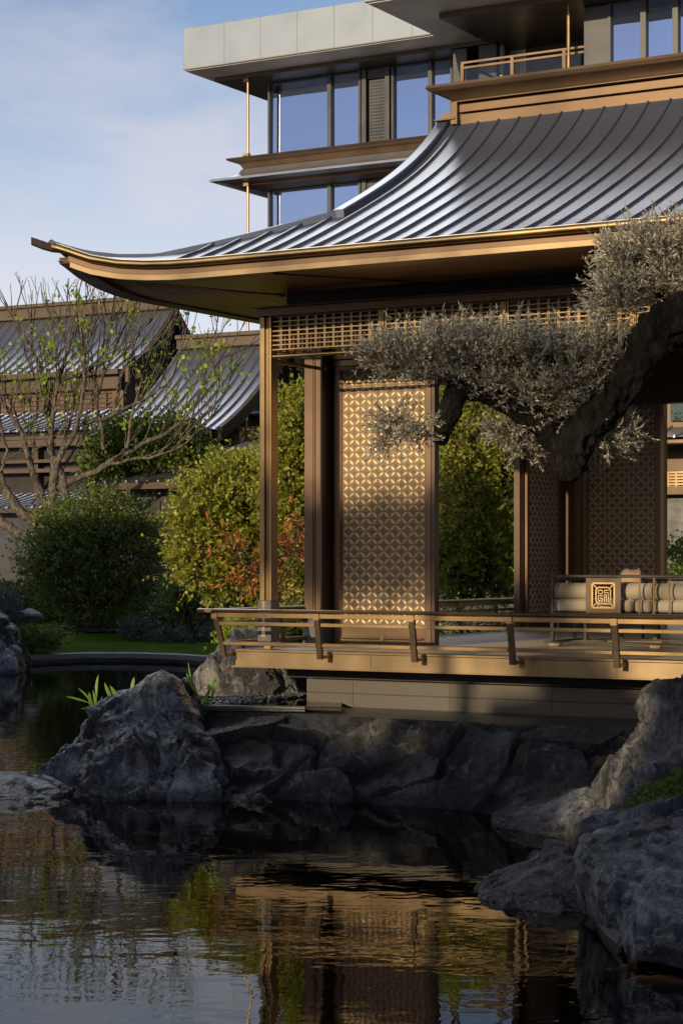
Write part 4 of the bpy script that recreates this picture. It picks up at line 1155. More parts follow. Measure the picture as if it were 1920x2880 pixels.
# low covered walkway
VC_ = 29.5; ul, ur = LX(262, VC_), LX(730, VC_); zc_ = LZ(1358, ul, VC_)
wk = thing('covered_walkway', W((ul + 4, VC_ + 0.4, 0.4)), 'low covered walkway with small ribbed roof over dark wall behind the round trees', 'walkway')
mb = MB(True); curved_roof(mb, ul, ur, VC_, zc_, VC_ + 1.5, zc_ + 0.30, 0.36, 0.03, 0.05); build('roof', mb, M['roof_far'], wk, smooth=True, angle=30)
mb = MB(True); mb.box(ul + 0.1, ur, VC_ - 0.03, VC_ + 0.1, zc_ - 0.2, zc_ - 0.02); mb.box(ul, ur, VC_ + 1.42, VC_ + 1.58, zc_ + 0.33, zc_ + 0.42)
build('eave_fascia', mb, M['bronze_dark'], wk)
mb = MB(True); mb.box(ul + 0.6, ur, VC_ + 0.9, VC_ + 2.2, 0.4, zc_ - 0.1)
for k in range(9): mb.box(ul + 0.7 + k * 0.9, ul + 0.76 + k * 0.9, VC_ + 0.86, VC_ + 0.9, 0.5, zc_ - 0.5)
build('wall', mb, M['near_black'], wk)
VL = 28.5; ul2, ur2 = LX(-250, VL), LX(118, VL); zl2 = LZ(1428, LX(60, VL), VL)
wl = thing('covered_walkway', W((ur2 - 3, VL + 0.4, 0.4)), 'low lean-to roof over dark wall at far left behind the bare trunks', 'walkway')
mb = MB(True); curved_roof(mb, ul2, ur2, VL, zl2, VL + 2.2, zl2 + 0.45, 0.3, 0.03, 0.05, both=False); build('roof', mb, M['roof_far'], wl, smooth=True, angle=30)
mb = MB(True); mb.box(ul2, ur2, VL - 0.03, VL + 0.1, zl2 - 0.14, zl2 - 0.02); build('eave_fascia', mb, M['bronze_mute'], wl)
mb = MB(True); mb.box(ul2, ur2 - 0.3, VL + 0.6, VL + 2.6, 0.4, zl2 - 0.1); build('wall', mb, M['graphite'], wl)
# small porch roof beside the pavilion post
VP = 31.0; up0, up1 = LX(582, VP), LX(800, VP); zp = LZ(1272, LX(600, VP), VP)
po = thing('porch', W((up0 + 2, VP + 0.4, 0.4)), 'small porch roof in front of the brown hall wall left of the pavilion post', 'porch')
mb = MB(True); curved_roof(mb, up0, up1, VP, zp, VP + 2.0, zp + 0.34, 0.3, 0.03, 0.05); build('roof', mb, M['roof_far'], po, smooth=True, angle=30)
mb = MB(True); mb.box(up0 + 0.3, up1, VP + 0.02, VP + 0.14, zp - 0.2, zp - 0.02); build('eave_fascia', mb, M['bronze_dark'], po)
mb = MB(True); mb.box(up0 + 0.8, up1, VP + 0.8, VP + 3, 0.4, zp - 0.1); build('wall', mb, M['brown'], po)
# garden wall closing the lawn
gw = build('garden_wall', MB(True).box(LX(-300, 27.6), LX(900, 27.6), 27.6, 27.9, 0.4, 2.7), M['graphite'])
tag(gw, 'plain dark garden wall behind the clipped hedges', 'wall')
# hall glimpsed through the right side of the pavilion
VH = 17.0; uh0 = LX(1840, VH)
def HZv(py): return LZ(py, LX(1885, VH), VH)
sh = thing('garden_hall', W((uh0 + 2, VH, 0.6)), 'dark stone faced hall glimpsed at right through the open side of the pavilion', 'hall', 'halls across the garden')
mb = MB(True); mb.box(uh0, uh0 + 9, VH + 0.4, VH + 5, 0.6, HZv(1390)); build('wall', mb, M['marble'], sh)
mb = MB(True); mb.box(uh0, uh0 + 9, VH + 0.1, VH + 5, HZv(1390), HZv(1368)); mb.box(uh0, uh0 + 9, VH + 0.5, VH + 5, HZv(1330), HZv(1100)); build('upper_wall', mb, M['bronze_dark'], sh)
mb = MB(True)
za, zb = HZv(1369), HZv(1327)
for r_ in range(6): z = za + (zb - za) * r_ / 5; mb.box(uh0, uh0 + 9, VH + 0.2, VH + 0.26, z - 0.015, z + 0.015)
for c_ in range(60): mb.box(uh0 + c_ * 0.15, uh0 + c_ * 0.15 + 0.035, VH + 0.205, VH + 0.255, za, zb)
mb.box(uh0, uh0 + 9, VH + 0.4, VH + 0.5, za, zb)
build('lattice_frieze', mb, M['bronze_pale'], sh)
mb = MB(True); curved_roof(mb, uh0 - 0.2, uh0 + 9, VH - 0.5, HZv(1231) - 0.02, VH + 0.5, HZv(1196), 0.42, 0.02, 0.035, both=False); build('skirt_roof', mb, M['roof_far'], sh)
mb = MB(True); mb.box(uh0, uh0 + 9, VH - 0.45, VH + 0.3, HZv(1242) - 0.05, HZv(1236) - 0.03)
build('eave_fascia', mb, M['brown'], sh)
mb = MB(True); mb.box(uh0 + 0.12, uh0 + 0.75, VH + 0.44, VH + 0.49, HZv(1180), HZv(1122)); mb.box(uh0 + 0.9, uh0 + 3, VH + 0.44, VH + 0.49, HZv(1180), HZv(1122))
build('window', mb, M['glass_dim'], sh)

# ------------------------------------------------------------------ daybed and seats on the deck
VD = 2.58
ud = LX(1553, VD)
bed = thing('daybed', W((ud + 0.7, VD + 0.4, 1.214)), 'black framed daybed with pierced seal emblem in its back rail standing on the deck', 'daybed')
zt_ = LZ(1616, ud, VD); zs_ = LZ(1724, ud, VD); zb_ = LZ(1806, ud, VD)
WDB = 2.1; DPB = 0.85
mb = MB(True)
for u in (ud, ud + WDB):
    for v in (VD, VD + DPB):
        mb.box(u - 0.018, u + 0.018, v - 0.018, v + 0.018, zb_ + 0.012, zs_ - 0.02)
mb.box(ud - 0.02, ud + WDB + 0.02, VD - 0.02, VD + 0.02, zs_ - 0.02, zs_ + 0.006); mb.box(ud - 0.02, ud + WDB + 0.02, VD + DPB - 0.02, VD + DPB + 0.02, zs_ - 0.02, zs_ + 0.006)
mb.box(ud - 0.02, ud + 0.02, VD + 0.02, VD + DPB - 0.02, zs_ - 0.02, zs_ + 0.006); mb.box(ud + WDB - 0.02, ud + WDB + 0.02, VD + 0.02, VD + DPB - 0.02, zs_ - 0.02, zs_ + 0.006)
mb.box(ud + 0.021, ud + WDB - 0.021, VD + 0.021, VD + DPB - 0.021, zs_ - 0.012, zs_ + 0.0)
for v in (VD, VD + DPB): mb.box(ud - 0.09, ud + WDB + 0.09, v - 0.02, v + 0.02, zb_ - 0.008, zb_ + 0.012)
for u in (ud - 0.05, ud + WDB + 0.05): mb.box(u - 0.02, u + 0.02, VD + 0.02, VD + DPB - 0.02, zb_ - 0.008, zb_ + 0.012)
build('frame', mb, M['near_black'], bed, bevel=0.003)
mb = MB(True)
mb.box(ud - 0.018, ud + WDB + 0.018, VD - 0.016, VD + 0.016, zt_ - 0.03, zt_)
for u in (ud, ud + WDB): mb.box(u - 0.016, u + 0.016, VD - 0.016, VD + 0.016, zs_ + 0.006, zt_ - 0.03)
build('back_rail', mb, M['near_black'], bed, bevel=0.006)
mb = MB(True)
for x in (1798, 1838, 1882, 1930, 1980): u = LX(x, VD); mb.tube([(u, VD, zs_), (u, VD, zt_ - 0.03)], 0.008 if x != 1838 else 0.014, 8)
build('spindle', mb, M['bronze'], bed, smooth=True)
for (u, v) in ((ud + 0.03, VD), (ud + WDB - 0.03, VD), (LX(1843, VD), VD), (ud + 0.3, VD + DPB)):
    mb = MB(True)
    mb.hexa([(u - 0.055, v - 0.022, zb_ - 0.01), (u + 0.075, v - 0.022, zb_ - 0.01), (u + 0.075, v + 0.022, zb_ - 0.01), (u - 0.055, v + 0.022, zb_ - 0.01)],
            [(u - 0.05, v - 0.022, 1.215), (u + 0.04, v - 0.022, 1.215), (u + 0.04, v + 0.022, 1.215), (u - 0.05, v + 0.022, 1.215)])
    build('foot', mb, M['bronze_pale'], bed)
# emblem panel
e0, e1 = LX(1650, VD), LX(1748, VD)
mb = MB(True)
ea, eb = LX(1666, VD), LX(1732, VD); ez0, ez1 = LZ(1711, e0, VD), LZ(1638, e0, VD)
mb.box(e0, ea, VD - 0.03, VD - 0.017, zs_ + 0.008, zt_ - 0.032); mb.box(eb, e1, VD - 0.03, VD - 0.017, zs_ + 0.008, zt_ - 0.032)
mb.box(ea, eb, VD - 0.03, VD - 0.017, ez1, zt_ - 0.032); mb.box(ea, eb, VD - 0.03, VD - 0.017, zs_ + 0.008, ez0)
build('emblem_panel', mb, M['bronze_dark'], bed, bevel=0.002)
mb = MB(True)
S = (eb - ea)
cu, cz = (ea + eb) / 2, (ez0 + ez1) / 2
def ln(x0, y0, x1, y1, wd=0.008):                  # a bar of the emblem, in units of the square (-1..1)
    hx, hz = S / 2, (ez1 - ez0) / 2
    a = Vector((cu + x0 * hx, cz + y0 * hz)); b2 = Vector((cu + x1 * hx, cz + y1 * hz))
    d = (b2 - a).normalized(); nn = Vector((-d.y, d.x)) * wd / 2; a -= d * wd * 0.45; b2 += d * wd * 0.45
    q = [a - nn, b2 - nn, b2 + nn, a + nn]
    mb.hexa([(p.x, VD - 0.031, p.y) for p in q], [(p.x, VD - 0.021, p.y) for p in q])
for c0 in (((-1, -1), (1, -1)), ((1, -1), (1, 1)), ((1, 1), (-1, 1)), ((-1, 1), (-1, -1))):
    ln(*[x * 0.94 for p in c0 for x in p], 0.016)
for sx in (-1, 1):
    for sy in (-1, 1): ln(sx * 0.88, sy * 0.88, sx * 0.5, sy * 0.5, 0.010)
octo = [(-0.42, -0.62), (0.42, -0.62), (0.62, -0.42), (0.62, 0.42), (0.42, 0.62), (-0.42, 0.62), (-0.62, 0.42), (-0.62, -0.42)]
for a, b_ in zip(octo, octo[1:] + octo[:1]): ln(*a, *b_, 0.012)
G = [(-0.42, 0.40, -0.06, 0.40), (-0.42, 0.40, -0.42, 0.14), (-0.42, 0.14, -0.06, 0.14), (-0.06, 0.40, -0.06, 0.14),
     (-0.42, -0.02, -0.06, -0.02), (-0.42, -0.02, -0.42, -0.42), (-0.42, -0.42, -0.06, -0.42), (-0.06, -0.42, -0.06, -0.2), (-0.06, -0.2, -0.26, -0.2),
     (0.10, 0.40, 0.44, 0.40), (0.10, 0.40, 0.10, 0.22), (0.10, 0.22, 0.44, 0.22), (0.44, 0.22, 0.44, 0.04), (0.10, 0.06, 0.30, 0.06),
     (0.10, 0.06, 0.10, -0.45), (0.10, -0.12, 0.28, -0.12), (0.28, 0.06, 0.28, -0.45), (0.44, 0.04, 0.44, -0.45)]
for g in G: ln(*g, 0.009)
build('seal_emblem', mb, M['gold'], bed)
# cushions
def rounded(mb, u0, u1, v0, v1, z0, z1, r=0.05, n=5):
    # a box with soft rounded edges: superellipsoid skin
    cu_, cv_, cz_ = (u0 + u1) / 2, (v0 + v1) / 2, (z0 + z1) / 2
    hu, hv, hz = (u1 - u0) / 2, (v1 - v0) / 2, (z1 - z0) / 2
    NN, MM = 24, 14
    def sp(c, e): return math.copysign(abs(c) ** e, c)
    rows = []
    for j in range(MM + 1):
        ph = -math.pi / 2 + math.pi * j / MM
        rows.append([(cu_ + hu * sp(math.cos(ph), 0.3) * sp(math.cos(2 * math.pi * k / NN), 0.3), cv_ + hv * sp(math.cos(ph), 0.3) * sp(math.sin(2 * math.pi * k / NN), 0.3), cz_ + hz * sp(math.sin(ph), 0.5)) for k in range(NN)])
    mb.sweep(rows)
CG = 'linen seat cushions on the daybed'
BG = 'linen bolsters on the daybed'
zc0 = zs_ + 0.008
def px_u(x): return LX(x, VD + 0.25)
for (x0, x1, lab) in ((1562, 1738, 'flat linen seat cushion left of and behind the seal emblem'), (1742, 1794, 'flat linen seat cushion just right of the seal emblem'),
                      (1800, 1846, 'narrow linen seat cushion second right of the seal emblem'), (1850, 1990, 'flat linen seat cushion at the right edge of the daybed')):
    mb = MB(True); rounded(mb, px_u(x0), px_u(x1), VD + 0.06, VD + 0.62, zc0, zc0 + 0.135)
    o = build('seat_cushion', mb, M['linen'], None, smooth=True, angle=0, origin=W(((px_u(x0) + px_u(x1)) / 2, VD + 0.34, zc0)))
    tag(o, lab, 'cushion', CG)
def bolster(x0, x1, lab, v=VD + 0.17):
    a, b_ = LX(x0, v), LX(x1, v); r_ = 0.082; zc_m = zc0 + 0.135 + r_ * 0.97
    mb = MB(True)
    prof = [(0.0, 0.02), (0.0, r_ * 0.62), (0.006, r_ * 0.9), (0.02, r_), (0.075, r_), (0.08, r_ * 0.975), (0.086, r_)]
    xs = [(a + p, q) for p, q in prof] + [(b_ - p, q) for p, q in prof[::-1]]
    mb.sweep([[(u, v + q * math.cos(2 * math.pi * k / 24), zc_m + q * math.sin(2 * math.pi * k / 24)) for k in range(24)] for u, q in xs])
    o = build('bolster', mb, M['linen'], None, smooth=True, angle=40, origin=W(((a + b_) / 2, v, zc0 + 0.135)))
    tag(o, lab, 'bolster', BG)
bolster(1566, 1662, 'linen bolster at the left end of the daybed beside the seal emblem')
bolster(1750, 1840, 'linen bolster just right of the seal emblem, under the brown pillow')
bolster(1846, 1990, 'linen bolster at the right edge of the daybed back')
# brown satin pillow
mb = MB(True)
uu0, uu1 = LX(1742, VD + 0.45), LX(1802, VD + 0.45); zz0 = zc0 + 0.14
rows = []
for j in range(9):
    t_ = j / 8; row = []
    for k in range(16):
        an = 2 * math.pi * k / 16
        w_ = (1 - abs(2 * t_ - 1) ** 3)
        row.append(((uu0 + uu1) / 2 + (uu1 - uu0) / 2 * (0.9 + 0.1 * math.cos(4 * an)) * math.cos(an) * (0.75 + 0.25 * w_) * 1.05, VD + 0.42 + 0.07 * w_ * math.sin(an) + 0.05 * t_, zz0 + 0.30 * t_ + 0.012 * math.sin(an * 3 + j)))
    rows.append(row)
mb.sweep(rows)
o = build('pillow', mb, M['pillow_gold'], None, smooth=True, angle=0, origin=W(((uu0 + uu1) / 2, VD + 0.42, zz0))); tag(o, 'brown satin pillow propped behind the bolsters', 'pillow')
# two dark armchairs behind, and a low table
for (x0, x1, py, v, lab) in ((1566, 1632, 1628, VD + 1.5, 'black armchair behind the left end of the daybed'), (1806, 1872, 1628, VD + 1.5, 'black armchair behind the right part of the daybed')):
    a, b_ = LX(x0, v), LX(x1, v) + 0.25; zt2 = LZ(py, a, v)
    ch = thing('armchair', W(((a + b_) / 2, v + 0.3, 1.214)), lab, 'chair', 'armchairs behind the daybed')
    mb = MB(True)
    mb.tube([(a, v + 0.5, zt2), (a, v + 0.04, zt2), (a + 0.04, v, zt2), (b_ - 0.04, v, zt2), (b_, v + 0.04, zt2), (b_, v + 0.5, zt2)], 0.022, 10)
    build('armrest', mb, M['near_black'], ch, smooth=True)
    for (x, y) in ((a, v + 0.02), (b_, v + 0.02), (a, v + 0.48), (b_, v + 0.48)):
        build('leg', MB(True).tube([(x, y, 1.216), (x, y, zt2 - 0.02)], 0.016, 8), M['near_black'], ch, smooth=True)
    mb = MB(True); mb.box(a + 0.02, b_ - 0.02, v + 0.02, v + 0.5, 1.60, 1.64); build('seat', mb, M['bronze_dark'], ch, bevel=0.01)
    for t_ in (0.3, 0.7): build('back_spindle', MB(True).tube([(a + (b_ - a) * t_, v, 1.64), (a + (b_ - a) * t_, v, zt2 - 0.015)], 0.009, 8), M['bronze'], ch, smooth=True)
tl = thing('low_table', W((LX(1790, VD + 1.3), VD + 1.3, 1.214)), 'low table with pale plinth seen under the daybed', 'table')
a, b_ = LX(1700, VD + 1.25), LX(1860, VD + 1.25)
mb = MB(True); mb.box(a, b_, VD + 1.25, VD + 1.45, 1.217, 1.25); build('plinth', mb, M['bronze_pale'], tl)
mb = MB(True); mb.box(a + 0.1, b_ + 0.1, VD + 1.2, VD + 1.5, 1.46, 1.5); mb.box(a + 0.16, a + 0.2, VD + 1.26, VD + 1.3, 1.25, 1.46); mb.box(b_ - 0.1, b_ - 0.06, VD + 1.26, VD + 1.3, 1.25, 1.46); build('table_frame', mb, M['brown'], tl)
# ------------------------------------------------------------------ rocks
dg = bpy.context.evaluated_depsgraph_get()
def rock_mesh(hulls, voxel, amp, seed, freq=1.6, ledge_=0.5):
    bm = bmesh.new()
    for pts in hulls:
        vs = [bm.verts.new(p) for p in pts]
        r_ = bmesh.ops.convex_hull(bm, input=vs)
        junk = [e for e in r_['geom_interior'] if isinstance(e, bmesh.types.BMVert)] + [e for e in r_['geom_unused'] if isinstance(e, bmesh.types.BMVert)]
        if junk: bmesh.ops.delete(bm, geom=list(set(junk)), context='VERTS')
    bmesh.ops.recalc_face_normals(bm, faces=bm.faces)
    me = bpy.data.meshes.new('rock_base'); bm.to_mesh(me); bm.free()
    o = bpy.data.objects.new('rock_base', me); C.objects.link(o)
    m = o.modifiers.new('r', 'REMESH'); m.mode = 'VOXEL'; m.voxel_size = voxel
    s_ = o.modifiers.new('s', 'SMOOTH'); s_.iterations = 1; s_.factor = 0.5
    bpy.context.view_layer.update()
    ev = o.evaluated_get(bpy.context.evaluated_depsgraph_get()); m2 = bpy.data.meshes.new_from_object(ev)
    bpy.data.objects.remove(o); bpy.data.meshes.remove(me)
    nv = [v.normal.copy() for v in m2.vertices]
    off = Vector((seed * 7.13, seed * 3.71, seed * 1.37))
    for v, n_ in zip(m2.vertices, nv):
        p = v.co + off
        q = Vector((p.x, p.y, p.z * 1.0)) * freq
        a = noise.fractal(q * 0.7, 1.0, 2.0, 3) * 0.8                       # large lumps
        def facet(k, st_):                                                  # chiselled planes: each cell shifted and tilted
            w_ = q * k + Vector((noise.noise(q * k * 1.5), noise.noise(q * k * 1.5 + Vector((7, 1, 3))), noise.noise(q * k * 1.5 + Vector((2, 9, 4))))) * 0.35
            w_ = Vector((w_.x + 0.45 * w_.z, w_.y, w_.z * 0.62))
            ds, ps = noise.voronoi(w_)
            c = ps[0]; h_ = math.sin(c.x * 91.7 + c.y * 47.3 + c.z * 63.1)
            tl = (w_ - c).dot(Vector((math.sin(c.x * 37.1), math.sin(c.y * 53.7), math.sin(c.z * 41.3 + c.x * 11)))) * 1.1
            gr = min(1.0, (ds[1] - ds[0]) / 0.09); gr = gr * gr * (3 - 2 * gr)
            return (h_ * 0.55 + tl) * gr - 0.30 * st_ * (1 - gr)
        hf = noise.ridged_multi_fractal(Vector((q.x * 6 + q.z * 2.5, q.y * 6, q.z * 3.0 - q.x * 1.5)), 0.8, 2.1, 4, 1.0, 2.0) - 1.2
        b2 = noise.fractal(q * 3.0, 0.8, 2.2, 4)
        d = a + facet(1.0, 0.8) * 0.8 * (0.6 + ledge_) + facet(2.6, 0.6) * 0.30 + facet(8.0, 0.4) * 0.07 + b2 * 0.16 + hf * 0.11
        v.co += n_ * (d * amp)
    return m2
def rock(label, hulls, voxel=0.03, amp=0.07, seed=1, m='rock', freq=1.6, name='rock', ledge_=0.5, group=None):
    me = rock_mesh(hulls, voxel, amp, seed, freq, ledge_)
    allp = [Vector(p) for h in hulls for p in h]
    c = sum(allp, Vector()) / len(allp); c.z = min(p.z for p in allp)
    for v in me.vertices: v.co -= c
    me.materials.append(M[m])
    me.polygons.foreach_set('use_smooth', [True] * len(me.polygons))
    me.set_sharp_from_angle(angle=R(22))
    o = bpy.data.objects.new(name, me); C.objects.link(o); o.location = c
    return tag(o, label, 'rock', group)
def hull(front, back_dy, drop=-0.3, squeeze=0.75):
    # front: silhouette points (x, y, distance) measured on the 1568 px copy; the back is the same outline pushed away
    pts = [Vector(A(*p)) for p in front]
    cx_ = sum(p.x for p in pts) / len(pts)
    out_ = list(pts)
    for p in pts:
        out_.append(Vector((cx_ + (p.x - cx_) * squeeze, p.y + back_dy, p.z * 0.85)))
    for p in list(out_):
        if p.z < 0.35: out_.append(Vector((p.x, p.y, drop)))
    return out_
# 1: the large rock left of the stone wall
rock('large craggy slate rock with white veins at the left end of the stone wall', [
    hull([(55, 1812, 19.0), (105, 1765, 19.1), (150, 1706, 19.1), (205, 1640, 19.2), (280, 1588, 19.2), (345, 1562, 19.2), (385, 1560, 19.1), (430, 1610, 19.0), (465, 1690, 18.6), (500, 1770, 18.1), (505, 1840, 17.9), (300, 1842, 18.0), (180, 1835, 18.2)], 1.0),
    hull([(395, 1570, 19.5), (425, 1556, 19.5), (452, 1590, 19.5), (470, 1680, 19.2), (400, 1700, 19.2)], 0.6),
    hull([(420, 1700, 18.3), (480, 1700, 18.5), (515, 1800, 17.9), (510, 1845, 17.85), (390, 1845, 17.85)], 0.7)], 0.02, 0.10, 3)
rock('low flat rock breaking the water at the far left', [
    hull([(-120, 1800, 18.6), (-40, 1790, 18.5), (40, 1793, 18.4), (110, 1800, 18.3), (165, 1826, 18.1), (150, 1836, 18.0), (-120, 1840, 17.9)], 0.5)], 0.03, 0.05, 5)
rock('rough grey boulder under the corner of the deck', [
    hull([(442, 1545, 20.9), (470, 1512, 20.9), (505, 1482, 21.0), (560, 1462, 21.2), (620, 1462, 21.4), (700, 1500, 21.6), (730, 1600, 21.4), (600, 1612, 20.6), (440, 1600, 20.8)], 1.0, 0.3)], 0.022, 0.08, 8, 'rock_pale')
rock('tall jagged rock with sunlit edge rising at the right', [
    hull([(1508, 1590, 15.9), (1530, 1562, 15.9), (1580, 1552, 15.9), (1640, 1570, 15.9), (1660, 1800, 15.6), (1500, 1760, 15.7), (1502, 1650, 15.9)], 0.8),
    hull([(1500, 1655, 15.9), (1470, 1715, 15.8), (1440, 1735, 15.7), (1450, 1890, 15.2), (1660, 1890, 15.0), (1660, 1700, 15.6)], 0.9),
    hull([(1395, 1785, 15.6), (1440, 1735, 15.7), (1520, 1730, 15.6), (1540, 1880, 15.0), (1420, 1890, 15.1), (1385, 1820, 15.4)], 0.8)], 0.02, 0.09, 11, 'rock_pale')
rock('smooth sloping rock running down to the water below the tall jagged rock', [
    hull([(1130, 1896, 16.2), (1200, 1862, 16.2), (1290, 1826, 16.2), (1345, 1812, 16.1), (1400, 1815, 16.0), (1420, 1900, 15.5), (1330, 1930, 15.3), (1230, 1915, 15.7)], 0.9)], 0.022, 0.06, 14)
rock('small dark rock wedged between the sloping rock and the big front boulder', [
    hull([(1312, 1945, 14.9), (1318, 1900, 14.9), (1345, 1876, 14.9), (1420, 1870, 14.9), (1480, 1885, 14.8), (1480, 1960, 14.2), (1340, 1965, 14.4)], 0.7)], 0.026, 0.055, 17)
rock('pointed low rock lying in the water at centre right', [
    hull([(1080, 2064, 12.7), (1105, 2036, 12.7), (1180, 2008, 12.8), (1240, 1985, 12.9), (1300, 1962, 12.9), (1350, 1958, 12.9), (1370, 2085, 12.3), (1280, 2095, 12.2), (1180, 2088, 12.35)], 0.7)], 0.017, 0.06, 21)
rock('big blue grey boulder filling the lower right corner', [
    hull([(1332, 1968, 11.4), (1345, 1938, 11.5), (1400, 1915, 11.6), (1455, 1896, 11.7), (1530, 1884, 11.8), (1700, 1870, 11.9), (1760, 2000, 11.0), (1700, 2240, 10.2), (1568, 2238, 10.4), (1450, 2180, 10.6), (1430, 2110, 10.75), (1440, 2020, 10.9)], 0.9, 0.02),
    hull([(1332, 1975, 11.4), (1350, 1960, 11.4), (1440, 1990, 11.0), (1445, 2100, 10.75), (1428, 2105, 10.9), (1398, 2055, 11.2), (1362, 2005, 11.4)], 0.7, 0.05)], 0.017, 0.07, 25, 'rock', 1.5)
rock('dark boulder on the far bank at the left edge', [
    hull([(-60, 1430, 38.5), (-20, 1408, 38.5), (12, 1420, 38.5), (28, 1470, 38.3), (30, 1500, 38), (-60, 1510, 38)], 1.2),
    hull([(-60, 1490, 37.8), (0, 1482, 37.8), (35, 1500, 37.7), (44, 1545, 37.4), (-60, 1548, 37.4)], 1.2)], 0.06, 0.12, 31)
# curved kerb edge showing under the big boulder
mb = MB()
kp = [(1460, 2178, 0.07), (1432, 2150, 0.08), (1385, 2110, 0.09), (1358, 2070, 0.1), (1345, 2030, 0.1), (1345, 1990, 0.1)]
rows = []
for x, y, z in kp:
    Y = (HC - z) * F / (y * 1.2245 - HZ); X = (x * 1.2245 - CX) / F * Y
    rows.append([(X, Y, z), (X + 0.16, Y + 0.12, z), (X + 0.16, Y + 0.12, -0.2), (X + 0.03, Y + 0.02, -0.2)])
mb.sweep(rows)
o = build('kerb_edge', mb, M['kerb'], None); tag(o, 'curved grey kerb edge under the big front boulder', 'kerb')
# ------------------------------------------------------------------ stone wall under the pavilion
bot = [(430, 1842), (540, 1838), (660, 1840), (800, 1846), (930, 1853), (1060, 1862), (1150, 1880), (1300, 1905), (1500, 1935), (1700, 1965)]
topp = [(400, 1628), (540, 1634), (660, 1639), (800, 1646), (930, 1652), (1060, 1658), (1200, 1664), (1330, 1668), (1480, 1674), (1700, 1684)]
def wpt(p, z):
    Y = (HC - z) * F / (p[1] * 1.2245 - HZ); return Vector(((p[0] * 1.2245 - CX) / F * Y, Y, z))
bot = [wpt(p, 0.0) for p in bot]; topp = [wpt(p, 0.665) for p in topp]
def along(pl, t_):
    x = t_ * (len(pl) - 1); i = min(int(x), len(pl) - 2); return pl[i].lerp(pl[i + 1], x - i)
NA, NB = 620, 120
VS = []; TONE = []
for i in range(NA + 1):
    t_ = i / NA; b0, t0 = along(bot, t_), along(topp, t_)
    for j in range(NB + 1):
        s_ = -0.25 + 1.25 * j / NB
        p = b0.lerp(t0, s_)
        p.z += 0.05 * math.sin(max(0, s_) * math.pi)
        n_ = Vector((0.0, -0.6, 0.8))
        q = Vector((p.x * 1.12, (p.z + (p.y - 18) * 0.55) * 1.5, 3.3))
        q += Vector((noise.noise(q * 1.7), noise.noise(q * 1.7 + Vector((9, 3, 1))), 0)) * 0.16
        ds, ps = noise.voronoi(q * 1.25)
        edge_d = ds[1] - ds[0]
        g = min(1.0, edge_d / 0.075)
        h1 = noise.cell(ps[0] * 13.7) if False else math.sin(ps[0].x * 91.7 + ps[0].y * 47.3)
        tilt = (q * 1.25 - ps[0]).dot(Vector((math.sin(ps[0].x * 37.1), math.cos(ps[0].y * 53.7), 0))) * 0.12
        fine = noise.fractal(Vector((p.x, p.y, p.z)) * 3.2, 0.9, 2.1, 5) * 0.035 + (noise.ridged_multi_fractal(Vector((p.x * 5 + p.z * 3, p.y * 2, p.z * 7 - p.x * 3)), 0.9, 2.0, 4, 1.0, 2.0) - 1.2) * 0.024
        d = -0.09 * (1 - g) ** 1.3 + (h1 * 0.03 + tilt * 1.6) * g + fine
        fall = 1.0 if s_ < 0.9 else max(0.0, (1 - s_) / 0.1)
        k_ = (0.95 + 0.5 * math.sin(ps[0].x * 57.3 + ps[0].y * 31.1)) * (0.25 + 0.75 * g); w_ = 0.07 * math.sin(ps[0].x * 17.7 + ps[0].y * 71.3)
        TONE.append((k_ * (1 + w_), k_, k_ * (1 - w_), 1.0))
        VS.append(tuple(p + n_ * d * fall))
mb = MB(); nn_ = NB + 1
mb.add(VS, [(i * nn_ + j, (i + 1) * nn_ + j, (i + 1) * nn_ + j + 1, i * nn_ + j + 1) for i in range(NA) for j in range(NB)])
o = build('stone_wall', mb, M['wall_stone'], None, smooth=True, angle=50, origin=(0, 18, 0)); ca_ = o.data.color_attributes.new('tone', 'FLOAT_COLOR', 'POINT'); ca_.data.foreach_set('color', np.array(TONE, dtype=np.float32).ravel()); tag(o, 'sloping wall of fitted dark natural stones rising from the water under the pavilion', 'stone wall')
# earth between wall top and plinth
mb = MB()
rows = [[tuple(along(topp, k / 30)) for k in range(31)], [tuple(along(topp, k / 30) + Vector((0.5, 3.4, -0.02))) for k in range(31)]]
mb.sweep(rows, closed=False, cap=False)
o = build('terrace', mb, M['slab'], None); tag(o, 'dark stone terrace behind the wall top', None, None, 'structure')
# shallow overflow basin on the terrace
def zp_(x, y, z):
    Y = (HC - z) * F / (y - HZ); return Vector(((x - CX) / F * Y, Y, z))
bas = thing('overflow_basin', zp_(740, 1975, 0.69), 'shallow dark overflow basin with stone rims beside the large veined rock', 'basin')
mb = MB()
def bar_(a, b_, wd, h):
    a = Vector(a); b_ = Vector(b_); d = (b_ - a); d.z = 0; d.normalize(); n_ = Vector((-d.y, d.x, 0)) * wd
    mb.hexa([a, b_, b_ + n_, a + n_], [p + Vector((0, 0, h)) for p in (a, b_, b_ + n_, a + n_)])
bar_(zp_(520, 1998, 0.675), zp_(858, 2003, 0.675), 0.10, 0.05)
build('rim', mb, M['slab'], bas, bevel=0.006)
mb = MB(); bar_(zp_(560, 1950, 0.69), zp_(858, 1962, 0.69), 0.09, 0.04); build('rim', mb, M['kerb'], bas, bevel=0.006)
mb = MB(); bar_(zp_(858, 2001, 0.672), zp_(962, 2003, 0.672), 0.14, 0.035); build('spout', mb, M['near_black'], bas, bevel=0.004)
mb = MB(); pts = [zp_(500, 1990, 0.703), zp_(960, 1997, 0.703), zp_(960, 1920, 0.703), zp_(500, 1925, 0.703)]
mb.add(pts, [(0, 1, 2, 3)]); o = build('basin_water', mb, WATER, None); tag(o, 'thin film of water in the overflow basin', None, None, 'structure')
rng = random.Random(4)
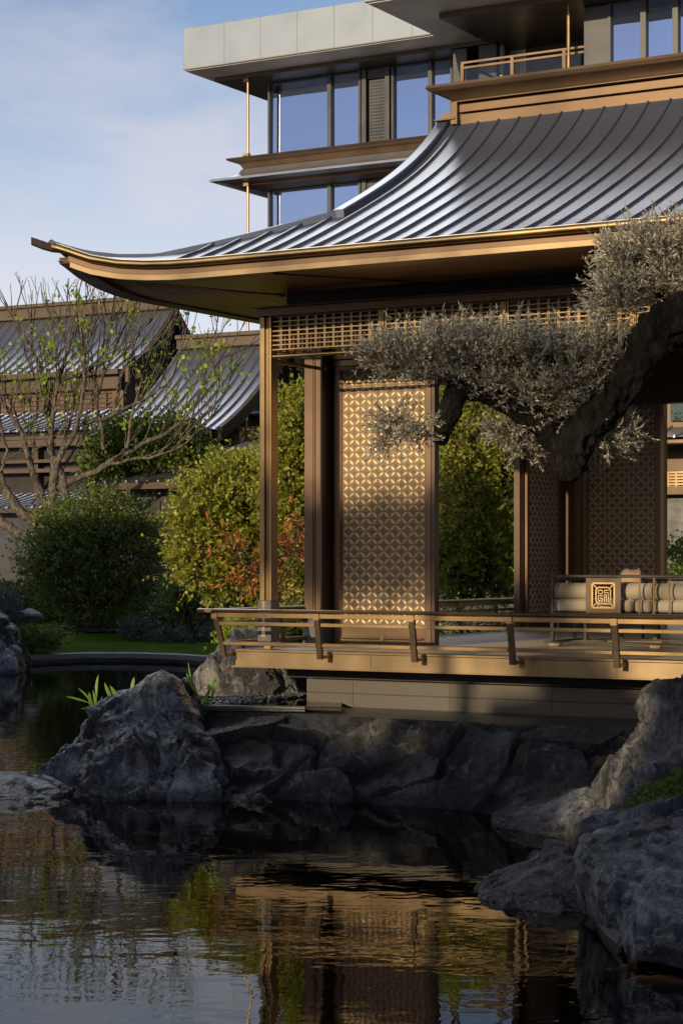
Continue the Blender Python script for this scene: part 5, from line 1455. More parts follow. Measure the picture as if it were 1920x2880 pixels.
def in_poly(x, y, pl):
    c = False
    for i in range(len(pl)):
        x0, y0 = pl[i]; x1, y1 = pl[i - 1]
        if (y0 > y) != (y1 > y) and x < (x1 - x0) * (y - y0) / (y1 - y0) + x0: c = not c
    return c
mb = MB()
for pl in ([(525, 1987), (600, 1969), (700, 1958), (790, 1953), (860, 1958), (800, 1966), (740, 1976), (640, 1984), (560, 1989)], [(560, 1943), (618, 1930), (723, 1920), (770, 1919), (740, 1927), (672, 1938), (575, 1946)]):
    cnt = 0; world_pl = [tuple(zp_(x, y, 0.71))[:2] for x, y in pl]
    x0 = min(p[0] for p in world_pl); x1 = max(p[0] for p in world_pl); y0 = min(p[1] for p in world_pl); y1 = max(p[1] for p in world_pl)
    while cnt < 420:
        x, y = rng.uniform(x0, x1), rng.uniform(y0, y1)
        if not in_poly(x, y, world_pl): continue
        cnt += 1; r_ = rng.uniform(0.014, 0.03); z = 0.705 + rng.uniform(0, 0.02)
        b0 = len(mb.v); ring = []
        for j, ph in enumerate((-0.9, 0, 0.9)):
            for k in range(6): mb.v.append((x + r_ * math.cos(ph) * math.cos(k * math.pi / 3), y + r_ * math.cos(ph) * math.sin(k * math.pi / 3), z + r_ * 0.75 * math.sin(ph)))
        mb.v.append((x, y, z + r_ * 0.75))
        for j in range(2):
            for k in range(6): mb.f.append((b0 + j * 6 + k, b0 + j * 6 + (k + 1) % 6, b0 + (j + 1) * 6 + (k + 1) % 6, b0 + (j + 1) * 6 + k))
        for k in range(6): mb.f.append((b0 + 12 + k, b0 + 12 + (k + 1) % 6, b0 + 18))
o = build('pebbles', mb, M['pebble'], None, smooth=True, angle=0); tag(o, 'wet dark pebbles laid in the overflow basin', None, None, 'stuff')

# ------------------------------------------------------------------ foliage tools
def nrm(a): return a / np.maximum(1e-9, np.linalg.norm(a, axis=1, keepdims=True))
def leaf_quads(P_, D_, Ln, Wd, r_):
    n = len(P_)
    up = r_.normal(size=(n, 3)); S_ = nrm(np.cross(D_, up)); N_ = np.cross(D_, S_)
    Ln = Ln * r_.uniform(0.7, 1.3, (n, 1)); Wd = Wd * r_.uniform(0.7, 1.3, (n, 1))
    a = P_; b = P_ + D_ * Ln * 0.5 + S_ * Wd * 0.5 + N_ * Wd * 0.12; c = P_ + D_ * Ln; d = P_ + D_ * Ln * 0.5 - S_ * Wd * 0.5 + N_ * Wd * 0.12
    return np.stack([a, b, c, d], 1).reshape(-1, 3)
def sample_blobs(blobs, n, r_, shell=0.55):
    w_ = np.array([b[3] * b[4] * b[5] * (b[6] if len(b) > 6 else 1) for b in blobs], dtype=float); w_ = w_ ** 0.8; w_ /= w_.sum()
    idx = r_.choice(len(blobs), n, p=w_)
    B = np.array([b[:6] for b in blobs])[idx]
    d = nrm(r_.normal(size=(n, 3)))
    rad = (shell + (1 - shell) * r_.uniform(0, 1, (n, 1))) ** 1.0
    return B[:, :3] + d * B[:, 3:6] * rad, d
def bl(px, py, rx, ry, Y, dp=None, k=1.2245):        # a blob of foliage from its place in the photograph
    p = at(px * k, py * k, Y); s_ = k * Y / F
    return (*p, rx * s_, dp if dp else (rx + ry) * 0.5 * s_, ry * s_)
def clump_leaves(blobs, n_tips, per, spread, Ln, Wd, seed, upb=0.3, shell=0.55, out=0.8):
    r_ = np.random.default_rng(seed)
    T, d = sample_blobs(blobs, n_tips, r_, shell)
    P_ = np.repeat(T, per, 0) + r_.normal(size=(n_tips * per, 3)) * spread
    D_ = nrm(np.repeat(d, per, 0) * out + r_.normal(size=(n_tips * per, 3)) * 0.7 + np.array([0, 0, upb]))
    return T, leaf_quads(P_, D_, Ln, Wd, r_)
def shoots(blobs, n_tw, per, tl, Ln, Wd, seed, upb=0.3, shell=0.5):
    r_ = np.random.default_rng(seed)
    T, d = sample_blobs(blobs, n_tw, r_, shell)
    dirs = nrm(d * 0.8 + r_.normal(size=(n_tw, 3)) * 0.45 + np.array([0, 0, upb]))
    # some shoots stand proud of the outline
    ln_ = tl * (r_.uniform(0.45, 1.1, (n_tw, 1)) + (r_.uniform(0, 1, (n_tw, 1)) > 0.88) * r_.uniform(0.3, 1.1, (n_tw, 1)))
    tt = np.tile(np.linspace(0.05, 1.0, per), n_tw)[:, None]
    P_ = np.repeat(T, per, 0) + np.repeat(dirs * ln_, per, 0) * tt + r_.normal(size=(n_tw * per, 3)) * Ln * 0.3
    D_ = nrm(np.repeat(dirs, per, 0) * 0.6 + r_.normal(size=(n_tw * per, 3)) * 0.7)
    V = leaf_quads(P_, D_, Ln, Wd, r_)
    a = T - d * tl * 0.8; b = T + dirs * ln_; s1 = nrm(np.cross(dirs, r_.normal(size=(n_tw, 3)))); s2 = np.cross(dirs, s1); w0 = Ln * 0.07
    tri = [s1 * w0, (-0.5 * s1 + 0.87 * s2) * w0, (-0.5 * s1 - 0.87 * s2) * w0]
    Q = [np.stack([a + tri[k], a + tri[(k + 1) % 3], b + tri[(k + 1) % 3] * 0.4, b + tri[k] * 0.4], 1) for k in range(3)]
    return T, V, np.concatenate(Q, 0).reshape(-1, 3)
class Twigs(MB):
    def line(s, pts, r0, r1, n=4):
        s.tube(pts, list(np.linspace(r0, r1, len(pts))), n, cap=False)
def branch_to(tw, a, b, r0, r1, rnd, k=5, sag=0.12, n=4):
    a = Vector(a); b = Vector(b); d = b - a; ln_ = d.length
    pts = []
    o1 = Vector((rnd.uniform(-1, 1), rnd.uniform(-1, 1), rnd.uniform(-0.3, 1))) * ln_ * sag
    for i in range(k + 1):
        t_ = i / k
        pts.append(a + d * t_ + o1 * math.sin(t_ * math.pi) + Vector((rnd.uniform(-1, 1), rnd.uniform(-1, 1), rnd.uniform(-1, 1))) * ln_ * 0.03 * (0 < i < k))
    tw.line(pts, r0, r1, n)
    return pts
def bush(name, label, cat, base, blobs, n_tips, per, spread, Ln, Wd, m, seed, trunk_r=0.06, limbs=7, twigs=120, barkm='bark_brown', group=None, upb=0.3, shell=0.5, fork=0.25, hide=False):
    t = thing(name, base, label, cat, group)
    T, V, Q = shoots(blobs, n_tips, per, spread * 3.2, Ln, Wd, seed, upb, shell)
    fast_mesh('foliage', V, 4, M[m], t)
    if limbs: fast_mesh('twigs', Q, 4, M[barkm], t)
    if limbs:
        rnd = random.Random(seed); tw = Twigs()
        b0 = Vector(base); cen = Vector([sum(b[i] for b in blobs) / len(blobs) for i in range(3)])
        f0 = b0.lerp(Vector((b0.x * 0.7 + cen.x * 0.3, b0.y * 0.7 + cen.y * 0.3, cen.z)), fork)
        tr = branch_to(tw, b0, f0, trunk_r, trunk_r * 0.8, rnd, 4, 0.06, 8)
        ends = []
        for i in range(limbs):
            k = rnd.randrange(len(T)); q = Vector(T[k]); q = f0.lerp(q, 0.75)
            ends += branch_to(tw, f0, q, trunk_r * 0.6, trunk_r * 0.15, rnd, 6, 0.15, 6)[2:]
        ends = ends or [f0]
        for i in range(twigs):
            q = Vector(T[rnd.randrange(len(T))])
            e = min(ends, key=lambda p: (p - q).length + 0.3 * rnd.random())
            branch_to(tw, e, q, trunk_r * 0.14 + 0.003, 0.004, rnd, 4, 0.1, 3)
        build('trunk', tw, M[barkm], t, smooth=True, angle=0)
    return t
# ------------------------------------------------------------------ garden trees and shrubs
LW = 0.46
bush('shrub', 'big sunlit yellow green shrub left of the pavilion post', 'shrub', at(700, 1745, 30)[:2] + (0.6,),
     [bl(480, 1190, 88, 95, 30, 1.0), bl(520, 1120, 75, 70, 30, 1.0), bl(585, 1170, 90, 120, 30, 1.1), bl(470, 1290, 75, 80, 29.7, .9), bl(570, 1300, 100, 90, 29.7, 1.0), bl(640, 1120, 60, 90, 30.2, .8), bl(650, 1260, 70, 110, 29.8, .9), bl(420, 1240, 30, 60, 29.7, .4), bl(545, 1080, 25, 30, 30, .3), bl(447, 1130, 22, 26, 30, .3)],
     2700, 11, 0.085, 0.07, 0.042, 'leaf_bright', 11, 0.08, 9, 260, shell=0.5)
bush('tall_shrub', 'tall yellow green shrub seen between the pavilion post and the first column', 'shrub', at(835, 1740, 28.5)[:2] + (0.6,),
     [bl(670, 1010, 45, 110, 28.5, .7), bl(690, 950, 25, 50, 28.5, .5), bl(655, 1120, 60, 120, 28.5, .8), bl(690, 1250, 50, 150, 28.4, .8), bl(640, 1040, 18, 40, 28.5, .4), bl(720, 1100, 60, 150, 28.7, .7)],
     1400, 11, 0.085, 0.07, 0.04, 'leaf_bright', 12, 0.07, 7, 130, shell=0.6)
bush('maple', 'small maple with sparse red and orange leaves beside the deck corner', 'tree', at(790, 1740, 26.5)[:2] + (0.6,),
     [bl(540, 1250, 60, 45, 26.4, .5), bl(600, 1310, 80, 50, 26.3, .5), bl(660, 1270, 50, 90, 26.3, .5), bl(680, 1200, 30, 60, 26.4, .4), bl(560, 1330, 60, 30, 26.3, .4)],
     110, 7, 0.06, 0.10, 0.025, 'leaf_red', 13, 0.035, 9, 60, shell=0.3, fork=0.5, upb=-0.4)
bush('garden_tree', 'dense green tree filling the open bay behind the pavilion', 'tree', at(1330, 1720, 34)[:2] + (0.6,),
     [bl(1080, 1000, 110, 110, 34, 1.6), bl(1040, 1130, 90, 130, 33.6, 1.4), bl(1150, 1130, 90, 130, 34, 1.5), bl(1090, 1270, 110, 90, 33.6, 1.3), bl(1010, 950, 60, 80, 34, 1.0), bl(1030, 1290, 60, 70, 33.4, .9), bl(1170, 1290, 60, 80, 33.6, 1)],
     2500, 11, 0.10, 0.075, 0.045, 'leaf_bright', 14, 0.10, 12, 320, shell=0.45)
bush('garden_tree', 'second green tree deeper behind the open bay, darker and partly hidden', 'tree', at(1420, 1720, 38)[:2] + (0.6,),
     [bl(1130, 1080, 140, 220, 38, 1.6), bl(1300, 1150, 140, 200, 39, 1.8), bl(1000, 1180, 90, 180, 38.6, 1.2)],
     2600, 11, 0.11, 0.11, 0.07, 'leaf_dark', 15, 0.1, 8, 80, shell=0.3)
bush('round_tree', 'large round clipped dark green tree standing on the lawn', 'tree', at(296, 1769, 50)[:2] + (0.46,),
     [bl(215, 1230, 125, 95, 50, 2.3), bl(160, 1290, 100, 95, 50, 2.0), bl(280, 1280, 105, 110, 50, 2.2), bl(220, 1360, 130, 75, 50, 2.2), bl(130, 1220, 60, 60, 50, 1.3), bl(330, 1210, 45, 55, 50, 1.0), bl(90, 1310, 45, 50, 50, 1.0), bl(250, 1170, 60, 45, 50, 1.2)],
     2500, 10, 0.15, 0.095, 0.05, 'leaf_mid', 16, 0.12, 10, 160, shell=0.35, fork=0.3)
bush('background_tree', 'dark green leafy tree between the bare tree and the low walkway', 'tree', at(520, 1740, 58.5)[:2] + (0.46,),
     [bl(300, 1020, 80, 60, 58.5, 1.5), bl(400, 1010, 70, 50, 58.5, 1.4), bl(450, 1050, 60, 40, 58.5, 1.2), bl(250, 1070, 70, 45, 58.5, 1.2), bl(350, 1050, 90, 45, 58.5, 1.3)],
     1300, 9, 0.14, 0.14, 0.09, 'leaf_mid', 17, 0.1, 8, 90, shell=0.35)
def low(name, label, cat, blobs, n, per, Ln, Wd, m, seed, group=None, spread=0.05):
    c = blobs[0]
    return bush(name, label, cat, (c[0], c[1], min(b[2] - b[5] for b in blobs)), blobs, n, per, spread, Ln, Wd, m, seed, 0.03, 0, 0, group=group, shell=0.75)
low('dome_shrub', 'dark purple clipped dome shrub beside the low hedge', 'shrub', [bl(405, 1432, 55, 34, 47, 1.0), bl(440, 1438, 40, 26, 47, .8), bl(375, 1440, 38, 24, 47, .8)], 1500, 9, 0.05, 0.03, 'leaf_purple', 21)
low('hedge', 'low rounded grey green hedge curving in front of the dome shrub', 'hedge', [bl(330, 1452, 45, 22, 46, .8), bl(390, 1466, 55, 18, 45.5, .8), bl(450, 1468, 50, 18, 45.3, .8), bl(505, 1468, 50, 18, 45.2, .8), bl(300, 1440, 20, 16, 46, .5)], 1700, 9, 0.06, 0.035, 'leaf_grey', 22)
low('hedge', 'dark clipped hedge along the back of the lawn at left', 'hedge', [bl(20, 1390, 90, 50, 53.5, 1.2), bl(90, 1410, 60, 35, 53, 1.1), bl(160, 1415, 70, 30, 53, 1), bl(-60, 1390, 90, 50, 53, 1.2), bl(235, 1420, 60, 26, 52.5, .9)], 2400, 8, 0.09, 0.06, 'leaf_dark', 23)
low('ball_shrub', 'pale grey green ball shrub at the left edge of the far bank', 'shrub', [bl(10, 1400, 34, 38, 41.5, .8), bl(-10, 1420, 40, 36, 41.5, .8)], 900, 10, 0.05, 0.025, 'leaf_grey', 24)
low('shrub', 'small green shrub right of the round tree trunk', 'shrub', [bl(305, 1425, 34, 22, 49, .7), bl(275, 1428, 24, 18, 49, .5)], 700, 9, 0.07, 0.045, 'leaf_mid', 25)
low('ground_cover', 'bright yellow green ground cover on the boulder by the deck corner', 'plants', [bl(560, 1455, 36, 13, 22.2, .4), bl(600, 1450, 36, 14, 22.4, .4), bl(530, 1463, 18, 8, 22, .25)], 900, 10, 0.04, 0.025, 'leaf_fresh', 26)
low('ground_cover', 'small leaved green shrub between the tall rock and the front boulder', 'plants', [bl(1530, 1855, 60, 36, 13.3, .45), bl(1500, 1868, 42, 22, 13.1, .35), bl(1590, 1840, 60, 50, 13.4, .45)], 1900, 9, 0.028, 0.018, 'leaf_mid', 27, spread=0.02)
low('shrub', 'grey green shrub beyond the side rail under the open bay', 'shrub', [bl(1120, 1420, 50, 18, 29, .4), bl(1090, 1440, 60, 16, 28.6, .4), bl(1000, 1420, 40, 16, 29, .4)], 900, 9, 0.05, 0.03, 'leaf_grey', 28)
low('shrub', 'dark shrub behind the first column near the side rail', 'shrub', [bl(650, 1445, 60, 26, 24, .5), bl(700, 1440, 40, 28, 24, .5)], 900, 9, 0.05, 0.035, 'leaf_dark', 29)
low('shrub', 'leafy shrub in front of the dark stone hall at right', 'shrub', [bl(1560, 1290, 50, 30, 31, .5), bl(1600, 1270, 50, 40, 31, .5)], 260, 8, 0.07, 0.035, 'leaf_mid', 30)
bush('small_tree', 'slender dark tree with bare lower boughs beside the sunlit shrub', 'tree', at(545, 1745, 40)[:2] + (0.46,),
     [bl(420, 1370, 50, 26, 40, .6), bl(450, 1395, 55, 22, 40, .6), bl(400, 1400, 40, 16, 40, .5)], 330, 8, 0.1, 0.07, 0.045, 'leaf_dark', 31, 0.05, 7, 60)
# fern bank at the left
fn = thing('fern_clump', A(75, 1495, 41.8), 'bright green fern clump on the far bank at left', 'fern')
r_ = np.random.default_rng(40); P_ = []; D_ = []
for i in range(260):
    b0 = np.array(A(r_.uniform(18, 135), r_.uniform(1468, 1500), 41.8)) + np.array([0, r_.uniform(-.5, .5), 0])
    dd = np.array([r_.normal() * 0.6, r_.normal() * 0.5, 1.0]); dd /= np.linalg.norm(dd)
    for k in range(9):
        P_.append(b0 + dd * k * 0.05 + np.array([dd[0], dd[1], -0.4]) * (k * 0.03) ** 1.3); D_.append(dd * 0.5 + np.array([(-1) ** k * 0.9 * (0.5 + r_.random()), r_.normal() * 0.3, -0.05]))
fast_mesh('frond', leaf_quads(np.array(P_), nrm(np.array(D_)), 0.11, 0.035, r_), 4, M['leaf_mid'], fn)
# stone lantern and mulch ring
la = thing('stone_lantern', A(68, 1440, 42.5)[:2] + (0.2,), 'small dark stone lantern between the ball shrub and the hedge', 'lantern')
p0 = Vector(A(68, 1440, 42.5)); zt3 = A(68, 1404, 42.5)[2]
build('shaft', MB().tube([(p0.x, p0.y, 0.2), (p0.x, p0.y, zt3 - 0.28)], [0.13, 0.09], 10), M['kerb'], la, smooth=True)
mb = MB(); mb.box(p0.x - 0.13, p0.x + 0.13, p0.y - 0.13, p0.y + 0.13, zt3 - 0.28, zt3 - 0.10); build('light_box', mb, M['granite_dark'], la)
mb = MB().tube([(p0.x, p0.y, zt3 - 0.10), (p0.x, p0.y, zt3 - 0.05), (p0.x, p0.y, zt3 + 0.06)], [0.30, 0.27, 0.05], 6); build('cap', mb, M['kerb'], la)
pr = Vector(at(296, 1769, 50)); mb = MB(); mb.add([(pr.x, pr.y, 0.475)] + [(pr.x + 1.25 * math.cos(k * math.pi / 12), pr.y + 2.6 * math.sin(k * math.pi / 12), 0.455 + 0.005 * (k % 2)) for k in range(24)], [(0, 1 + k, 1 + (k + 1) % 24) for k in range(24)])
for v_i in range(len(mb.v)):
    x, y, z = mb.v[v_i]
    t_ = min(1, max(0, (y - 41.3) / 13)); mb.v[v_i] = (x, y, 0.16 + 0.34 * (1 - (1 - t_) ** 2) + (0.05 if v_i == 0 else 0.02))
o = build('mulch', mb, M['soil'], None); tag(o, 'dark mulch ring round the foot of the round tree', None, None, 'stuff')

# ------------------------------------------------------------------ bare tree at the left
YB = 55.0
def Z8(p, Y=YB): return Vector(at(p[0] / 2.063, 800 + p[1] / 2.063, Y))
limbs = [
 ([(270, 1300), (235, 1190), (190, 1090), (165, 990), (130, 860), (60, 740), (0, 640), (-60, 480)], 0.22, 0.05),
 ([(300, 1300), (305, 1160), (312, 1050), (290, 900), (275, 700), (215, 450), (130, 300), (30, 120)], 0.26, 0.03),
 ([(385, 1300), (370, 1160), (330, 1030), (290, 960), (300, 800), (318, 660), (345, 540), (400, 380), (430, 200)], 0.24, 0.03),
 ([(320, 1120), (345, 1010), (450, 840), (480, 690), (500, 500), (490, 330), (470, 150)], 0.17, 0.03),
 ([(340, 1190), (430, 1130), (560, 1085), (660, 1010), (820, 920), (960, 860), (1070, 760), (1160, 620), (1230, 480), (1310, 390)], 0.20, 0.03),
 ([(600, 1060), (740, 1020), (870, 1012), (1000, 970), (1090, 925), (1170, 850), (1240, 760)], 0.10, 0.025),
 ([(480, 810), (600, 780), (740, 705), (810, 640), (880, 500), (960, 340)], 0.12, 0.025),
 ([(345, 560), (480, 522), (560, 470), (650, 440), (760, 330), (880, 230)], 0.11, 0.02),
 ([(735, 950), (755, 800), (775, 690), (880, 640), (990, 545), (1050, 350)], 0.10, 0.02),
 ([(215, 1390), (150, 1340), (90, 1290), (45, 1220), (20, 1180), (-10, 1080), (-40, 940)], 0.34, 0.12),
 ([(320, 1430), (160, 1470), (60, 1420), (0, 1380), (-60, 1300)], 0.30, 0.2),
 ([(165, 990), (230, 940), (300, 900)], 0.07, 0.05),
 ([(10, 660), (-10, 760), (40, 960), (0, 1080)], 0.10, 0.06),
 ([(180, 1270), (260, 1160), (310, 1050)], 0.08, 0.06),
 ([(140, 830), (210, 760), (270, 690), (320, 560)], 0.09, 0.04),
 ([(600, 960), (590, 830), (560, 700), (585, 560), (640, 420), (690, 250)], 0.10, 0.03),
 ([(670, 700), (690, 560), (720, 470), (830, 400), (960, 280)], 0.09, 0.02),
 ([(590, 450), (630, 300), (640, 160)], 0.05, 0.015),
]
bt = thing('bare_tree', (*Z8((300, 1320))[:2], 0.46), 'spreading bare tree with pale brown limbs and a few fresh leaves at left', 'tree')
rnd = random.Random(9); tw = Twigs(); tips = []
tw.line([Vector((Z8((320, 1300)).x, YB, 0.3)), Z8((310, 1360)), Z8((300, 1250))], 0.42, 0.28, 10)
def wob(pts, k, amp):
    out_ = []
    for a, b_ in zip(pts[:-1], pts[1:]):
        for i in range(k):
            t_ = i / k; out_.append(a.lerp(b_, t_) + Vector((rnd.uniform(-1, 1), rnd.uniform(-1, 1), rnd.uniform(-1, 1))) * amp * (0 if i == 0 else 1))
    return out_ + [pts[-1]]
def grow(p, d, ln_, r, depth):
    pts = [p]; q = p.copy(); dd = d.copy(); k = 5
    for i in range(k):
        dd = (dd + Vector((rnd.uniform(-1, 1), rnd.uniform(-1, 1), rnd.uniform(-.7, 1.0))) * 0.16 + Vector((0, 0, 0.06))).normalized()
        q = q + dd * ln_ / k; pts.append(q.copy())
    pts = [p_ for p_ in pts if p_.z < 9.7] or pts[:2]
    q = pts[-1]; k = len(pts) - 1
    if k < 2: return
    tw.line(pts, r, max(0.008, r * 0.5), 4 if depth > 1 else 3)
    if depth == 0: tips.append((q, dd)); return
    for i in range(rnd.choice((2, 3, 3))):
        j = rnd.randint(min(2, k), k); side = Vector((rnd.uniform(-1, 1), rnd.uniform(-1, 1), rnd.uniform(-0.2, 0.9)))
        nd = (dd * 0.9 + side * 0.65 + Vector((0, 0, 0.25))).normalized()
        grow(pts[j], nd, ln_ * rnd.uniform(0.55, 0.85), r * 0.6, depth - 1)
for li, (pl, r0, r1) in enumerate(limbs):
    dz = rnd.uniform(-1.0, 1.0)
    pts = [Z8(p) for p in pl]
    pts = [p + Vector((0, dz * i / len(pts), 0)) for i, p in enumerate(pts)]
    pts = wob(pts, 3, 0.035)
    tw.line(pts, r0 * 0.52, r1 * 0.55, 8)
    n = len(pts)
    if r0 >= 0.3: continue
    for j in range(int(n * 0.30), n, 2):
        if rnd.random() < 0.95:
            d = (pts[min(j + 1, n - 1)] - pts[j - 1]).normalized()
            nd = (d * 0.6 + Vector((rnd.uniform(-1, 1), rnd.uniform(-.8, .8), rnd.uniform(0.0, 1.2))) * 0.6).normalized()
            grow(pts[j], nd, rnd.uniform(0.9, 1.9), 0.026, 1 if rnd.random() < 0.35 else 2)
    grow(pts[-1], ((pts[-1] - pts[-2]).normalized() + Vector((0, 0, .4))).normalized(), 1.4, 0.024, 2)
build('trunk', tw, M['bark_grey'], bt, smooth=True, angle=0)
r_ = np.random.default_rng(5); P_ = []; D_ = []
for (q, d) in tips:
    pr_ = 0.5 if q.z < 7.5 else 0.34
    if q.x > -5.5 and q.z < 8: pr_ = 0.8
    if rnd.random() < pr_:
        for k in range(rnd.randint(3, 8)):
            P_.append(np.array(q) - np.array(d) * rnd.uniform(0, 0.35) + r_.normal(size=3) * 0.06); D_.append(np.array(d) * 0.5 + r_.normal(size=3) * 0.7)
fast_mesh('foliage', leaf_quads(np.array(P_), nrm(np.array(D_)), 0.14, 0.10, r_), 4, M['leaf_fresh'], bt)

# ------------------------------------------------------------------ olive tree reaching in from the right
YO = 15.0
ol = thing('olive_tree', A(1860, 2000, YO)[:2] + (0.4,), 'old olive tree reaching in from the right with black gnarled limb and silvery foliage clouds', 'tree')
def gnarl(mb, pl, radii, n=44, per=18, amp=0.2, seed=0, end=True, dy=None):
    pts = [Vector(A(x, y, YO + (dy[i] if dy else 0))) for i, (x, y) in enumerate(pl)]
    # smooth curve through the points
    cv = []; rv = []
    for i in range(len(pts) - 1):
        p0 = pts[max(0, i - 1)]; p1 = pts[i]; p2 = pts[i + 1]; p3 = pts[min(len(pts) - 1, i + 2)]
        for k in range(per):
            t_ = k / per
            cv.append(0.5 * ((2 * p1) + (p2 - p0) * t_ + (2 * p0 - 5 * p1 + 4 * p2 - p3) * t_ ** 2 + (3 * p1 - p0 - 3 * p2 + p3) * t_ ** 3)); rv.append(radii[i] + (radii[i + 1] - radii[i]) * t_)
    cv.append(pts[-1]); rv.append(radii[-1])
    if end:
        d = (cv[-1] - cv[-2]).normalized(); cv += [cv[-1] + d * rv[-1] * 0.35, cv[-1] + d * rv[-1] * 0.5]; rv += [rv[-1] * 0.75, rv[-1] * 0.25]
    b0 = len(mb.v); mb.tube(cv, rv, n)
    for i in range(b0, len(mb.v)):
        ci = min((i - b0) // n, len(cv) - 1); p = Vector(mb.v[i]); c = cv[ci]; d = p - c
        s_ = noise.fractal(p * 3.5 + Vector((seed, 0, 0)), 0.9, 2.1, 4) * amp + (noise.ridged_multi_fractal(Vector((p.x * 13 + p.z * 4, p.y * 13, p.z * 6 - p.x * 4)) + Vector((0, seed, 0)), 0.8, 2.0, 4, 1.0, 2.0) - 1.1) * amp * 0.5
        mb.v[i] = tuple(c + d * (1 + s_))
mb = MB()
gnarl(mb, [(1860, 2000), (1850, 1600), (1800, 1200), (1720, 900), (1620, 760), (1540, 745), (1478, 800), (1435, 880), (1385, 945), (1325, 1010), (1290, 1085)], [0.34, 0.3, 0.26, 0.21, 0.16, 0.135, 0.122, 0.115, 0.125, 0.145, 0.115], seed=1, amp=0.5, dy=[-.3, -.3, -.3, -.3, -.35, -.35, -.3, -.25, -.2, -.2, -.2])
build('trunk', mb, M['bark_black'], ol, smooth=True, angle=0)
mb = MB()
gnarl(mb, [(1300, 1040), (1255, 985), (1205, 950), (1150, 918), (1095, 895), (1052, 885)], [0.11, 0.115, 0.095, 0.075, 0.07, 0.075], seed=5, amp=0.3)
gnarl(mb, [(1075, 880), (1048, 900), (1030, 950), (1010, 1012)], [0.06, 0.082, 0.085, 0.065], seed=7, amp=0.3)
gnarl(mb, [(1420, 900), (1380, 850), (1320, 830), (1200, 830), (1080, 840), (950, 840)], [0.08, 0.06, 0.05, 0.04, 0.03, 0.02], 12, 7, 0.3, 9, False)
gnarl(mb, [(1560, 750), (1520, 690), (1490, 620), (1450, 570)], [0.07, 0.05, 0.04, 0.02], 12, 7, 0.3, 11, False)
build('bough', mb, M['bark_black'], ol, smooth=True, angle=0)
def olive_part(blobs, n_tw, per, tl, seed, bent=0.6):
    r_ = np.random.default_rng(seed)
    T, d = sample_blobs(blobs, n_tw, r_, 0.35)
    dirs = nrm(d * np.array([0.8, 0.8, 0.5]) + r_.normal(size=(n_tw, 3)) * 0.5 + np.array([0, 0, bent]))
    ln_ = tl * r_.uniform(0.6, 1.25, (n_tw, 1))
    tt = np.tile(np.linspace(0.15, 1.0, per), n_tw)[:, None]
    P_ = np.repeat(T, per, 0) + np.repeat(dirs * ln_, per, 0) * tt
    D_ = nrm(np.repeat(dirs, per, 0) * 0.75 + r_.normal(size=(n_tw * per, 3)) * 0.55)
    V = leaf_quads(P_, D_, 0.038, 0.0095, r_)
    # twigs: thin three sided stems
    a = T - dirs * 0.05; b = T + dirs * ln_; s1 = nrm(np.cross(dirs, r_.normal(size=(n_tw, 3)))); s2 = np.cross(dirs, s1)
    tri = [s1 * 0.0035, (-0.5 * s1 + 0.87 * s2) * 0.0035, (-0.5 * s1 - 0.87 * s2) * 0.0035]
    Q = []
    for k in range(3):
        Q.append(np.stack([a + tri[k], a + tri[(k + 1) % 3], b + tri[(k + 1) % 3] * 0.4, b + tri[k] * 0.4], 1))
    return V, np.concatenate(Q, 0).reshape(-1, 3)
O = lambda px, py, rx, ry, dp=0.4: bl(px, py, rx, ry, YO, dp)
big = [O(1480, 585, 95, 62), O(1565, 560, 110, 50), O(1432, 670, 62, 65), O(1530, 665, 90, 60), O(1395, 705, 40, 38, .3), O(1640, 620, 120, 100, .5), O(1415, 590, 30, 50, .3)]
mid = [O(955, 815, 100, 46), O(1050, 800, 95, 46), O(1150, 805, 110, 52), O(1255, 810, 110, 55), O(1370, 825, 95, 58), O(890, 828, 52, 34, .3), O(860, 815, 26, 22, .2), O(1415, 800, 30, 40, .2), O(1000, 860, 90, 24, .3)]
lowb = [O(1160, 880, 95, 42), O(1240, 905, 90, 40), O(1310, 880, 60, 46), O(1110, 885, 50, 26, .3), O(1370, 880, 40, 30, .3), O(1030, 765, 40, 26, .2)]
wisp = [O(915, 968, 58, 22, .2), O(960, 990, 36, 22, .2), O(900, 1000, 30, 22, .15), O(880, 1015, 20, 14, .12)]
wisp2 = [O(1200, 1015, 36, 30, .25), O(1160, 985, 60, 26, .25), O(1215, 1045, 16, 14, .12), O(1395, 1010, 55, 38, .25), O(1360, 1050, 30, 24, .2), O(1420, 985, 40, 30, .2), O(1300, 950, 60, 26, .25), O(1470, 1010, 16, 16, .1)]
VL_, VT_ = [], []
for b_, n_, tl_, sd, bent in ((big, 1250, 0.19, 1, 0.6), (mid, 1500, 0.17, 2, 0.75), (lowb, 520, 0.16, 3, 0.6), (wisp, 150, 0.15, 4, 0.1), (wisp2, 230, 0.16, 5, 0.1)):
    a, c = olive_part(b_, n_, 16, tl_, sd, bent); VL_.append(a); VT_.append(c)
fast_mesh('foliage', np.concatenate(VL_), 4, M['leaf_olive'], ol)
fast_mesh('twigs', np.concatenate(VT_), 4, M['twig'], ol)

